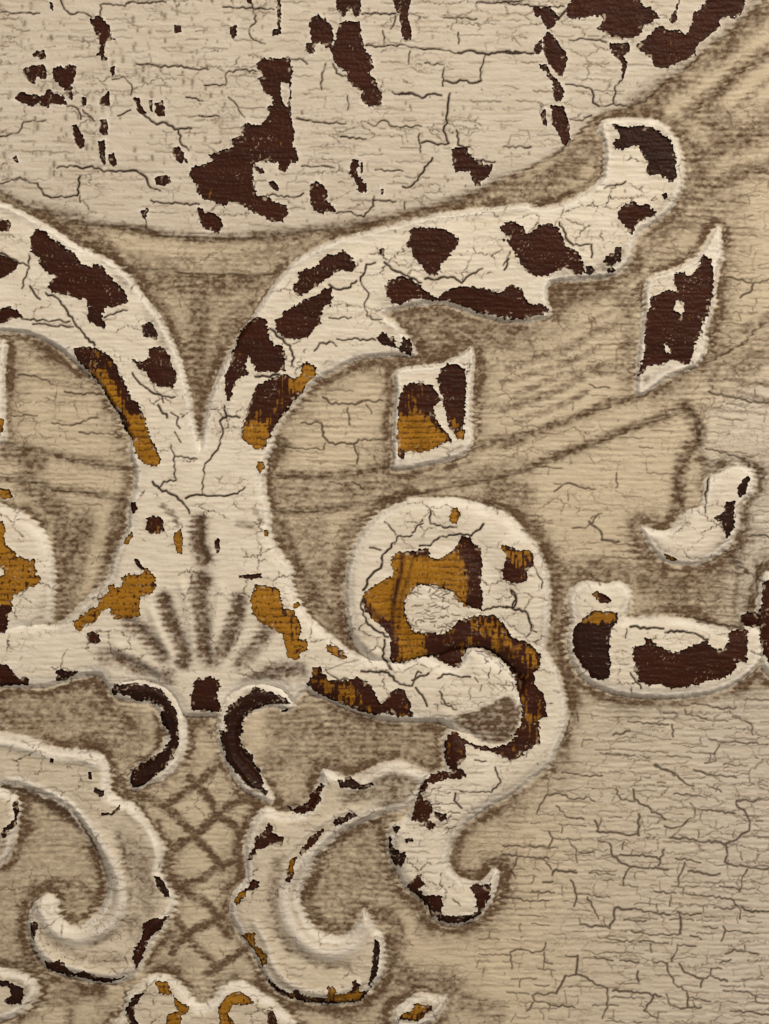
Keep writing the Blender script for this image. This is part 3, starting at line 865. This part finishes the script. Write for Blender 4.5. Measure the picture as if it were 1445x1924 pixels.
sgx = sg * (0.9 + .35 * W1 + .28 * COMB)
# strokes on the ornaments themselves keep to the hollows; white rims stay clean
rim = np.exp(-((SDO + 5) / 8.0) ** 2)
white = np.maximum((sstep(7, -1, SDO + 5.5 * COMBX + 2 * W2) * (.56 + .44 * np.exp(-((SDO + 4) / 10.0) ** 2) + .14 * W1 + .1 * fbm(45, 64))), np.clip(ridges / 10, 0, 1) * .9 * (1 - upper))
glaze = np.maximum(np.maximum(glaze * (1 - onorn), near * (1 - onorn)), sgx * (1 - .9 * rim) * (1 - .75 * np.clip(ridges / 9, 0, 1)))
basetint = .07 * (1 - upper) * (1 - onorn)
volj = np.isin(owner, [i for i, n in enumerate(ORN) if n in ('volute', 'corner_leaf', 'small_c_scroll')])
inner = volj & (SDO < -14)
tanv = np.zeros_like(XX); tanv[inner] = 1
# soften the tan mask
for _ in range(6):
    tanv = (tanv + np.roll(tanv, 1, 0) + np.roll(tanv, -1, 0) + np.roll(tanv, 1, 1) + np.roll(tanv, -1, 1)) / 5
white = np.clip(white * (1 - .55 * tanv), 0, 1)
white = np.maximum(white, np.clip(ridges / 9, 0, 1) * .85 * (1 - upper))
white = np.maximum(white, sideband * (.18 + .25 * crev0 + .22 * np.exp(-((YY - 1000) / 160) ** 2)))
speck = .8 * noise(6.0, 4.4, 71) + .5 * noise(9, 6, 72) + .35 * noise(3.0, 2.6, 73)
gl = np.clip(glaze + basetint + tanv * .12, 0, 1.15)
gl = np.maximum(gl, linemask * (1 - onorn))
rows = sstep(.45, .95, -COMB + .5 * noise(7, 5, 63)) * np.clip(.2 + 1.1 * noise(46, 16, 65), 0, 1) * (.35 + .65 * sstep(1330, 1200, YY))
gl = np.maximum(gl, gl * .6 + .55 * rows * (1 - onorn) * (1 - .85 * upper) * (1 - .75 * lowright))
env = np.clip(gl * 1.6, 0, 1)
G_ = np.clip(gl * .84 + (speck + .35 * noise(11, 8, 74)) * .31 * env, 0, 1)

# ---------------------------------------------------------------- paint losses
RIB = 1.45 * COMB * (1 - .6 * upper) * (1 - .35 * np.clip(onorn, 0, 1))
lines = [l.split() for l in TRACE.strip().splitlines()]
P = np.full(XX.shape, 60., np.float32); PID = np.full(XX.shape, -1, np.int16); PK = []
amber = np.zeros_like(XX)
rag = 2.3 * W2 + 1.0 * W1 + 2.6 * W3 + 1.6 * noise(5.5, 4.5, 33)
for l in lines:
    k = l[0]
    if k in 'bkom':
        p = pts(l[1:]); J, I, s = sdf(p, 14)
        s = s + rag[J, I] * min(1, .35 + len(p) / 22)
        m = s < P[J, I]
        v = P[J, I]; v[m] = s[m]; P[J, I] = v
        q = PID[J, I]; q[m] = len(PK); PID[J, I] = q
        PK.append(k)
    elif k == 'w':
        p = pts(l[1:]); J, I, s = sdf(p, 10)
        s = s + rag[J, I] * .6
        P[J, I] = np.maximum(P[J, I], -s)
    elif k in 'ah':
        p = pts(l[1:]); J, I, s = sdf(p, 14)
        amber[J, I] = np.maximum(amber[J, I], (1 if k == 'a' else .52) * sstep(14, -10, s + 5 * W2[J, I] + 3 * W1[J, I]))
# paint film left as tiny flecks inside the losses, and tiny pits in the paint
for l in shapes:
    if l[0] == 'N':
        st_ = np.zeros_like(XX); stroke(smooth_poly(pts([l[1]] + l[4:]), False, 3), float(l[2]), st_, float(l[3]), 'max'); STRK = st_ if 'STRK' not in globals() else np.maximum(STRK, st_)
rs = np.random.RandomState(5)
def dots(n, region, rmin, rmax, stretch=1.0):
    res = []
    while len(res) < n:
        x, y = rs.uniform(*region[0]), rs.uniform(*region[1]); res.append((x, y, rs.uniform(rmin, rmax), rs.uniform(.7, 1.3) * stretch))
    return res
def px(x, y):
    return min(np.searchsorted(ys, y), NY - 1), min(np.searchsorted(xs, x), NX - 1)
pit = np.zeros_like(XX)
for x, y, r, st in dots(330, ((0, 1300), (0, 440)), .9, 2.6, 1.3) + dots(230, ((0, 440), (0, 340)), 1.4, 4.2, 1.7) + dots(60, ((440, 1000), (200, 400)), 1.2, 3.0, 1.5) + dots(520, ((0, 1445), (380, 1924)), .8, 2.0):
    j, i = px(x, y)
    if P[j, i] < 5 or (lowright[j, i] > .5 and rs.rand() < .7): continue
    stroke(np.array([[x, y - r * st * .5], [x + rs.uniform(-1, 1), y + r * st * .5 + .1]], np.float32), r, pit, rs.uniform(.3, .95), 'max')
pit *= np.clip(1.0 + .7 * W3, 0, 1)

# ---------------------------------------------------------------- cracks
crack = np.zeros_like(XX)
def jag(p, step, amp):
    out = [p[0]]
    for a, b in zip(p[:-1], p[1:]):
        L = np.hypot(*(b - a)); n = max(1, int(L / step))
        nrm = np.array([-(b - a)[1], (b - a)[0]]) / max(L, 1e-6)
        for k in range(1, n + 1):
            q = a + (b - a) * k / n
            out.append(q + nrm * rs.uniform(-amp, amp) if k < n else q + nrm * rs.uniform(-amp, amp) * .3)
    return np.array(out, np.float32)
ntr = 0
for l in lines:
    if l[0] in 'cC':
        p = pts(l[1:]); strong = l[0] == 'C'
        q = jag(p, 5.5, 2.5)
        step = 6
        for s0 in range(0, len(q) - 1, step):
            seg = q[s0:s0 + step + 1]
            a = (rs.uniform(1.0, 1.2) if strong else rs.uniform(.7, 1.0))
            stroke(seg, rs.uniform(1.7, 2.3) if strong else rs.uniform(1.4, 2.0), crack, a, 'max')
# fine crackle: short wandering runs along the grain with a few cross joints
def crackle(n, region, dens, lmin, lmax, amp, wid, slope=0.0, vert=.22):
    for _ in range(n):
        x, y = rs.uniform(*region[0]), rs.uniform(*region[1])
        if rs.rand() > dens(x, y): continue
        L = rs.uniform(lmin, lmax); v = rs.rand() < vert
        if v: L *= .4; ang = math.pi / 2 + rs.uniform(-.5, .5)
        else: ang = slope(x, y) + rs.uniform(-.12, .12)
        p = [(x, y)]
        while L > 0:
            st = rs.uniform(4, 8); a = ang + rs.uniform(-.55, .55)
            x += math.cos(a) * st; y += math.sin(a) * st; L -= st
            p.append((x, y))
        stroke(np.array(p, np.float32), rs.uniform(*wid), crack, rs.uniform(*amp), 'max')
flat = lambda x, y: .03
tilt = lambda x, y: -.28 if x > 900 else (-.05 if x > 480 else .10)
def d_low(x, y):
    j, i = px(x, y); return 1.0 if SDO[j, i] > 12 else 0.
def d_mid(x, y):
    j, i = px(x, y); return 0. if (upper[j, i] > .5 or SDO[j, i] < 6 or YY[j, i] > 1300) else 1.
def d_up(x, y):
    j, i = px(x, y); return 1. if (upper[j, i] > .8 and P[j, i] > 6) else 0.
def d_orn(x, y):
    j, i = px(x, y); return 1. if (SDO[j, i] < -14 and P[j, i] > 4) else 0.
crackle(173, ((940, 1640), (1310, 2050)), d_low, 12, 60, (.3, .62), (.9, 1.3), flat)
crackle(140, ((-150, 1600), (440, 1300)), d_mid, 10, 50, (.25, .55), (.8, 1.2), tilt, .3)
crackle(120, ((1300, 1445), (300, 1150)), d_mid, 15, 50, (.3, .55), (.9, 1.2), flat, .2)
crackle(80, ((-150, 1500), (-100, 440)), d_up, 14, 70, (.15, .45), (.8, 1.2), flat, .12)
crackle(56, ((0, 1445), (400, 1900)), d_orn, 8, 36, (.2, .45), (.8, 1.1), flat, .45)
crackle(53, ((0, 900), (1300, 1924)), lambda x, y: 1., 10, 40, (.2, .45), (.8, 1.2), flat, .3)
def vor(sx, sy, seed, jit=.8, wx=0, wy=0):
    x = (XX + wx) / sx + 40; y = (YY + wy) / sy + 40
    r1 = np.random.RandomState(seed).rand(256, 256).astype(np.float32); r2 = np.random.RandomState(seed + 1).rand(256, 256).astype(np.float32)
    iy = np.floor(y).astype(np.int32)
    f1 = np.full(x.shape, 9., np.float32); f2 = f1.copy()
    for dy in (-1, 0, 1):
        cy = iy + dy; off = (cy % 2) * .5
        ix = np.floor(x - off).astype(np.int32)
        for dx in (-1, 0, 1):
            cx = ix + dx
            qx = cx + off + .5 + (r1[cy % 256, cx % 256] - .5) * jit; qy = cy + .5 + (r2[cy % 256, cx % 256] - .5) * jit
            d = np.sqrt((x - qx) ** 2 + (y - qy) ** 2)
            f2 = np.where(d < f1, f1, np.minimum(f2, d)); f1 = np.minimum(f1, d)
    d = f2 - f1
    g = np.sqrt(np.gradient(d, xs, axis=1) ** 2 + np.gradient(d, ys, axis=0) ** 2)
    return d / np.maximum(g, .35 / max(sx, sy))
wob = 3.2 * noise(7, 6, 111) + 1.2 * noise(3.5, 3.5, 112); wob2 = 2.6 * noise(7, 6, 113) + 1.2 * noise(3.5, 3.5, 114)
vis = lambda s, lo, hi, seed: sstep(lo, hi, noise(s, s * .5, seed) * .7 + noise(s * .3, s * .2, seed + 1) * .4)
v1 = np.exp(-(vor(64, 25, 201, .8, wob, wob2) / 1.7) ** 2); v2 = np.exp(-(vor(34, 12, 203, .8, wob, wob2) / 1.3) ** 2)
v3 = np.exp(-(vor(46, 34, 205, .9, wob, wob2) / 1.5) ** 2); v4 = np.exp(-(vor(17, 12, 207, .9, wob * .5, wob2 * .5) / 1.1) ** 2)
onn = sstep(0, -8, SDO); mid = (1 - upper) * (1 - onn) * (1 - lowright)
vc = np.maximum.reduce([
    lowright * (1 - onn) * v1 * .62 * vis(90, -.45, .25, 211),
    upper * np.maximum(v1 * .6 * vis(80, -.05, .45, 215), v2 * .38 * vis(60, 0, .6, 217)),
    mid * np.maximum(v3 * .62 * vis(60, -.15, .4, 219), v4 * .40 * vis(50, -.1, .5, 221)),
    onn * np.maximum(v3 * .75 * vis(60, -.05, .4, 223), v4 * .5 * vis(45, .1, .6, 225))])
crack = np.maximum(crack, vc)
crackle(60, ((765, 850), (1102, 1190)), lambda x, y: 1., 6, 20, (.4, .8), (.9, 1.3), flat, .4)
crackle(34, ((885, 965), (1222, 1290)), lambda x, y: 1., 6, 22, (.4, .9), (.9, 1.4), lambda x, y: .5, .4)
crackle(60, ((860, 960), (540, 580)), lambda x, y: 1., 6, 22, (.3, .7), (.9, 1.3), flat, .3)
crackle(60, ((780, 850), (1480, 1560)), lambda x, y: 1., 6, 20, (.3, .8), (.9, 1.3), flat, .4)
def rowcracks(x0, x1, y0, y1, pitch, slope, pdash, amp, dens, vert):
    y = y0; prev = None
    while y < y1:
        x = x0; yy = y + rs.uniform(-2, 2); on = rs.rand() < pdash
        while x < x1:
            L = rs.uniform(14, 62) if on else rs.uniform(8, 40)
            if on:
                p = []; xx = x; q = yy
                while xx < x + L:
                    p.append((xx, q + (xx - x0) * slope + rs.uniform(-1.9, 1.9))); xx += rs.uniform(4.5, 8)
                if len(p) > 1 and dens(*p[len(p) // 2]) > 0:
                    stroke(np.array(p, np.float32), rs.uniform(1.2, 1.9), crack, rs.uniform(*amp), 'max')
                    if rs.rand() < vert:
                        a = p[rs.randint(len(p))]; n = rs.randint(2, 4); v = [a]
                        for k in range(n): v.append((v[-1][0] + rs.uniform(-3, 3), v[-1][1] + pitch / n))
                        stroke(np.array(v, np.float32), rs.uniform(1.2, 1.8), crack, rs.uniform(*amp), 'max')
                yy += rs.uniform(-1.5, 1.5)
            x += L; on = rs.rand() < pdash if not on else rs.rand() < pdash * .35
        y += pitch * rs.uniform(.85, 1.15)
rowcracks(900, 1660, 1300, 2060, 14.5, .035, .66, (.22, .68), d_low, .42)
rowcracks(-160, 1250, -100, 440, 17, .01, .42, (.18, .5), d_up, .15)
rowcracks(980, 1480, 300, 1280, 15, .06, .40, (.25, .6), d_mid, .2)
rowcracks(-100, 980, 480, 960, 16, .05, .32, (.2, .5), d_mid, .3)
rowcracks(-100, 900, 1300, 1924, 13, .01, .35, (.15, .4), lambda x, y: 1, .25)
crack *= np.clip(1.0 + .4 * noise(9, 6, 81) + .2 * W3, 0, 1)
cr = np.clip(crack * 1.5, 0, 1) * (1 - 0 * lowright) * (1 - .12 * (1 - onorn) * (1 - upper))

# ---------------------------------------------------------------- surfaces of paint and of what lies under it
THK = 3.4
lip = 2.2 * np.exp(-np.maximum(P, 0) / 4.0) * sstep(-30, 30, W1 * 60)
Hp = H + lip - 1.9 * cr - 1.2 * pit + .9 * np.exp(-((crack - .28) / .16) ** 2) * .35
KIND = np.array([{'b': 0, 'k': 1, 'o': 2, 'm': 3}[k] for k in PK] + [0])[PID]
Hb = H - THK - .7 * RIB * (.55 + .45 * noise(120, 60, 57)) * (KIND != 2) + .35 * noise(2.6, 2.6, 91) + .35 * noise(26, 3.4, 92) + .5 * COMB * (amber * .5 + .25)
# boundary vertices slide onto the outline of the loss
gx = np.gradient(P, xs, axis=1); gyy = np.gradient(P, ys, axis=0)
g2 = np.maximum(gx * gx + gyy * gyy, .3)
mv = (np.abs(P) < ST * .95)
VX = XX.copy(); VY = YY.copy()
VX[mv] -= np.clip((P * gx / g2)[mv], -.42 * ST, .42 * ST); VY[mv] -= np.clip((P * gyy / g2)[mv], -.42 * ST, .42 * ST)

cP = (P[1:, 1:] + P[:-1, 1:] + P[1:, :-1] + P[:-1, :-1]) * .25
cell_bare = cP < 0
own = owner[:-1, :-1]; cfield = FIELD[:-1, :-1]; cpid = PID[:-1, :-1]

# ---------------------------------------------------------------- regions -> labels
J, I, s = sdf(pts([t for l in shapes if l[0] == 'L' for t in l[1:]]), 5)
lat = np.zeros(XX.shape, bool); lat[J, I] = s < 0
FN = {0: 'lower_field', 1: 'lower_moulding', 2: 'middle_field', 3: 'upper_moulding', 4: 'upper_field', 6: 'side_band'}
lab = np.where(own >= 0, own + 10, cfield); lab[(own < 0) & lat[:-1, :-1]] = 5
names = {**FN, 5: 'lattice_field'}; names.update({i + 10: n for i, n in enumerate(ORN)})
full = np.where(cell_bare, 1000 + cpid, lab)

def normals(Z):
    nx = -np.gradient(Z, xs, axis=1); ny = np.gradient(Z, ys, axis=0)
    n = np.stack([nx, ny, np.ones_like(nx)], -1)
    return n / np.linalg.norm(n, axis=-1, keepdims=True)
NP_, NB_ = normals(Hp), normals(Hb)

# ---------------------------------------------------------------- materials
def new_mat(name):
    m = bpy.data.materials.new(name); m.use_nodes = True
    return m, m.node_tree.nodes, m.node_tree.links, m.node_tree.nodes['Principled BSDF']
def node(nt, t, **k):
    n = nt.new(t)
    for a, b in k.items(): setattr(n, a, b)
    return n
def mixc(ns, ls, fac, a, b):
    n = ns.new('ShaderNodeMix'); n.data_type = 'RGBA'
    for sock, v in ((n.inputs[0], fac), (n.inputs[6], a), (n.inputs[7], b)):
        if isinstance(v, (tuple, float, int)): sock.default_value = v
        else: ls.new(v, sock)
    return n.outputs[2]
def math_(ns, ls, op, a, b, clamp=False):
    n = ns.new('ShaderNodeMath'); n.operation = op; n.use_clamp = clamp
    for sock, v in ((n.inputs[0], a), (n.inputs[1], b)):
        if isinstance(v, (float, int)): sock.default_value = v
        else: ls.new(v, sock)
    return n.outputs[0]
def tex(ns, ls, scale, detail, stretch=(1, 1, 1)):
    tc = ns.new('ShaderNodeTexCoord'); mp = ns.new('ShaderNodeMapping'); mp.inputs['Scale'].default_value = stretch
    t = ns.new('ShaderNodeTexNoise'); t.inputs['Scale'].default_value = scale; t.inputs['Detail'].default_value = detail
    ls.new(tc.outputs['Object'], mp.inputs[0]); ls.new(mp.outputs[0], t.inputs['Vector']); return t.outputs[0]

m, ns, ls, bs = new_mat('crackled_cream_paint'); MPAINT = m
at = ns.new('ShaderNodeVertexColor'); at.layer_name = 'mask'
sp = ns.new('ShaderNodeSeparateColor'); ls.new(at.outputs[0], sp.inputs[0])
glz, crk, wht, pnk = sp.outputs[0], sp.outputs[1], sp.outputs[2], at.outputs[1]
n1 = tex(ns, ls, 900, 3, (1, 1.6, 1)); n2 = tex(ns, ls, 55, 4); n3 = tex(ns, ls, 260, 4, (.28, 2.0, 1))
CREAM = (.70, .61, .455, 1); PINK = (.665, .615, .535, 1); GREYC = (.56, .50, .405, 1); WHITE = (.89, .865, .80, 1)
c = mixc(ns, ls, pnk, CREAM, PINK)
c = mixc(ns, ls, math_(ns, ls, 'MULTIPLY', n2, .35), c, GREYC)
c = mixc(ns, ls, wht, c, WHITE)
v = math_(ns, ls, 'MULTIPLY', math_(ns, ls, 'SUBTRACT', n3, .42, True), 1.3, True)
c = mixc(ns, ls, v, c, (.47, .38, .265, 1))
gf = math_(ns, ls, 'ADD', glz, math_(ns, ls, 'MULTIPLY', math_(ns, ls, 'SUBTRACT', n1, .5), math_(ns, ls, 'MULTIPLY', glz, .6)), True)
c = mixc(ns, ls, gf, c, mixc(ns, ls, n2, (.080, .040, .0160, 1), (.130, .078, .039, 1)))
c = mixc(ns, ls, crk, c, mixc(ns, ls, math_(ns, ls, 'MULTIPLY', crk, crk), (.13, .075, .038, 1), (.018, .009, .004, 1)))
ls.new(c, bs.inputs['Base Color']); bs.inputs['Roughness'].default_value = .62
bs.inputs['Specular IOR Level'].default_value = .35
bp = ns.new('ShaderNodeBump'); bp.inputs['Strength'].default_value = .35; bp.inputs['Distance'].default_value = .0003
ls.new(n1, bp.inputs['Height']); ls.new(bp.outputs[0], bs.inputs['Normal'])

m, ns, ls, bs = new_mat('exposed_brown_and_amber_undercoat'); MBARE = m
at = ns.new('ShaderNodeVertexColor'); at.layer_name = 'mask'
sp = ns.new('ShaderNodeSeparateColor'); ls.new(at.outputs[0], sp.inputs[0])
n1 = tex(ns, ls, 700, 4); n2 = tex(ns, ls, 120, 4, (.35, 1.6, 1))
c = mixc(ns, ls, n2, (.018, .0058, .0034, 1), (.068, .0175, .008, 1))
c = mixc(ns, ls, sp.outputs[1], c, (.010, .0065, .005, 1))
am = mixc(ns, ls, n2, (.22, .085, .005, 1), (.50, .25, .022, 1))
c = mixc(ns, ls, sp.outputs[0], c, am)
c = mixc(ns, ls, sp.outputs[2], c, (.55, .45, .33, 1))
ls.new(c, bs.inputs['Base Color']); bs.inputs['Roughness'].default_value = .5
bs.inputs['Specular IOR Level'].default_value = .12
bp = ns.new('ShaderNodeBump'); bp.inputs['Strength'].default_value = .5; bp.inputs['Distance'].default_value = .0004
ls.new(n1, bp.inputs['Height']); ls.new(bp.outputs[0], bs.inputs['Normal'])

m, ns, ls, bs = new_mat('brown_board'); MBOARD = m
n2 = tex(ns, ls, 60, 4, (.3, 2, 1)); ls.new(mixc(ns, ls, n2, (.05, .025, .015, 1), (.11, .06, .035, 1)), bs.inputs['Base Color'])

# ---------------------------------------------------------------- vertex masks
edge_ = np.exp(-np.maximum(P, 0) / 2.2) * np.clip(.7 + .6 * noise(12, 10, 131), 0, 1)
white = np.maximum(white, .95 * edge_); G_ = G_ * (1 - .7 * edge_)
pinkm = np.clip(upper * 1.0 + .75 * lowright * (SDO > 0) + .55 * sstep(1290, 1400, XX) * sstep(650, 760, YY) * (1 - onorn), 0, 1)
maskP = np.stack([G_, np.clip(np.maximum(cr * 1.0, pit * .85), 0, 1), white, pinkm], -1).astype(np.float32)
pk = np.array([{'b': 0, 'k': 1, 'o': 2, 'm': 3}[k] for k in PK] + [0]); kk = pk[PID]
strk = noise(3.2, 18, 101) * .7 + .45 * noise(9, 8, 102) + .3 * W3
am_o = np.clip(1.0 - .72 * sstep(.2, .7, -COMB + .6 * W3) - .9 * sstep(.25, .6, strk - .1), 0, 1)
am_m = np.clip(sstep(.35, .6, amber + .65 * strk) * am_o + .55 * sstep(.38, .7, strk), 0, 1)
am = np.where(kk == 2, am_o, np.where(kk == 3, am_m, sstep(.4, .6, amber + .45 * strk) * .9))
am *= (1 - np.clip(STRK * (1 + .5 * strk), 0, 1)) * np.clip(1.0 + .22 * fbm(34, 121, 3, .6), 0, 1)
am *= sstep(0, 3.2, -P + .8 * W3)
blk = np.where(kk == 1, .5, .0) + .35 * sstep(4, 0, -P) + np.where(kk == 0, .2 * sstep(0, .7, W1), 0)  # blackish kinds, plus edge shadow painted dark just inside each loss
fleck = sstep(.72, .9, noise(3.0, 3.0, 103) * .6 + noise(30, 22, 104) * .3 + .12) * .55
fleck = np.maximum(fleck, .75 * sstep(.5, .8, noise(4, 4, 105) * .6 + .5 * noise(16, 12, 106) + .55 * np.exp(P / 3.0) - .1) * (P > -9))
maskB = np.stack([am, np.clip(blk, 0, 1), fleck, np.ones_like(XX)], -1).astype(np.float32)

# ---------------------------------------------------------------- meshes
def make_object(name, cells, Z, NRM, mask, mat, parent, skirt=None):
    j, i = cells
    idx = np.stack([(j + 1) * NX + i, (j + 1) * NX + i + 1, j * NX + i + 1, j * NX + i], 1)
    u, inv = np.unique(idx, return_inverse=True); inv = inv.reshape(idx.shape)
    co = np.stack([X3(VX.ravel()[u]), Y3(VY.ravel()[u]), Z.ravel()[u] * S], 1)
    nr = NRM.reshape(-1, 3)[u]; mk = mask.reshape(-1, 4)[u]
    if skirt is not None and len(skirt):
        a, b = skirt[:, 0], skirt[:, 1]
        def top(k): return np.stack([X3(VX.ravel()[k]), Y3(VY.ravel()[k]), Z.ravel()[k] * S], 1)
        ta, tb = top(a), top(b); dz = np.array([0, 0, (THK + 2.2) * S])
        q = np.stack([ta, tb, tb - dz, ta - dz], 1)              # outward facing
        e = tb - ta; nn = np.stack([-e[:, 1], e[:, 0], np.zeros(len(e))], 1); nn /= np.maximum(np.linalg.norm(nn, axis=1, keepdims=True), 1e-12)
        n0 = len(co)
        co = np.concatenate([co, q.reshape(-1, 3)]); nr = np.concatenate([nr, np.repeat(-nn, 4, 0)])
        mm = mask.reshape(-1, 4); mk = np.concatenate([mk, np.stack([mm[a], mm[b], mm[b], mm[a]], 1).reshape(-1, 4)])
        inv = np.concatenate([inv, np.arange(len(q) * 4).reshape(-1, 4) + n0])
    me = bpy.data.meshes.new(name)
    nf = len(inv)
    me.vertices.add(len(co)); me.vertices.foreach_set('co', co.astype(np.float32).ravel())
    me.loops.add(nf * 4); me.loops.foreach_set('vertex_index', inv.astype(np.int32).ravel())
    me.polygons.add(nf); me.polygons.foreach_set('loop_start', np.arange(0, nf * 4, 4, dtype=np.int32))
    me.update(calc_edges=True)
    at = me.color_attributes.new('mask', 'FLOAT_COLOR', 'POINT'); at.data.foreach_set('color', mk.astype(np.float32).ravel())
    me.polygons.foreach_set('use_smooth', np.ones(nf, bool))
    me.normals_split_custom_set_from_vertices(nr.astype(np.float32).tolist()) if False else me.normals_split_custom_set_from_vertices(nr.astype(np.float32))
    me.materials.append(mat)
    o = bpy.data.objects.new(name, me); sc.collection.objects.link(o)
    if parent is not None: o.parent = parent
    return o

panel = bpy.data.objects.new('carved_panel', None); sc.collection.objects.link(panel)
panel.location = (0, 0, 0)
panel['label'] = 'antique carved relief panel with crackled cream paint flaking off brown and amber undercoat'
panel['category'] = 'carved panel'

def skirt_edges(mask_cells):
    """directed edges of a set of cells where it meets bare cells or the border of the grid"""
    M = mask_cells; B = np.pad(cell_bare, 1, constant_values=True)
    jj, ii = np.nonzero(M); out = []
    r = B[jj + 1, ii + 2]; out.append(np.stack([jj[r] * NX + ii[r] + 1, (jj[r] + 1) * NX + ii[r] + 1], 1))
    r = B[jj + 1, ii];     out.append(np.stack([(jj[r] + 1) * NX + ii[r], jj[r] * NX + ii[r]], 1))
    r = B[jj, ii + 1];     out.append(np.stack([jj[r] * NX + ii[r], jj[r] * NX + ii[r] + 1], 1))
    r = B[jj + 2, ii + 1]; out.append(np.stack([(jj[r] + 1) * NX + ii[r] + 1, (jj[r] + 1) * NX + ii[r]], 1))
    return np.concatenate(out)

PLAB = {'upper_field': 'flat cream field of the upper panel', 'lattice_field': 'field with crossing brown lattice lines'}
parts = {}
for L in sorted(set(np.unique(full[full < 1000]).tolist())):
    sel = full == L; nm = names[L]
    if sel.sum() < 30: full[sel] = 0; continue
for L in sorted(set(np.unique(full[full < 1000]).tolist())):
    sel = full == L; nm = names[L]
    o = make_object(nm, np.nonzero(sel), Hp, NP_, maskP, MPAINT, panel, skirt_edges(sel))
    parts[L] = o
KN = {'b': 'bare_brown_patch', 'k': 'bare_dark_patch', 'o': 'bare_amber_patch', 'm': 'mottled_bare_patch'}
for q in range(len(PK)):
    sel = full == 1000 + q
    n = int(sel.sum())
    if n < 3: continue
    ls_, ct = np.unique(lab[sel], return_counts=True)
    par = parts.get(int(ls_[ct.argmax()]), parts.get(0))
    make_object(KN[PK[q]], np.nonzero(sel), Hb, NB_, maskB, MBARE, par)
# cells of losses with fewer than three cells are left to the board behind
# ---------------------------------------------------------------- the board behind the paint
x0, x1, y0, y1 = X3(xs[0]), X3(xs[-1]), Y3(ys[-1]), Y3(ys[0])
zt, zb = -7 * S, -70 * S
vs = [(x0, y0, zb), (x1, y0, zb), (x1, y1, zb), (x0, y1, zb), (x0, y0, zt), (x1, y0, zt), (x1, y1, zt), (x0, y1, zt)]
me = bpy.data.meshes.new('backboard')
me.from_pydata(vs, [], [(3, 2, 1, 0), (4, 5, 6, 7), (0, 1, 5, 4), (1, 2, 6, 5), (2, 3, 7, 6), (3, 0, 4, 7)])
me.materials.append(MBOARD)
o = bpy.data.objects.new('backboard', me); sc.collection.objects.link(o); o.parent = panel
print('built in %.1f s, grid %dx%d' % (time.time() - T0, NX, NY))
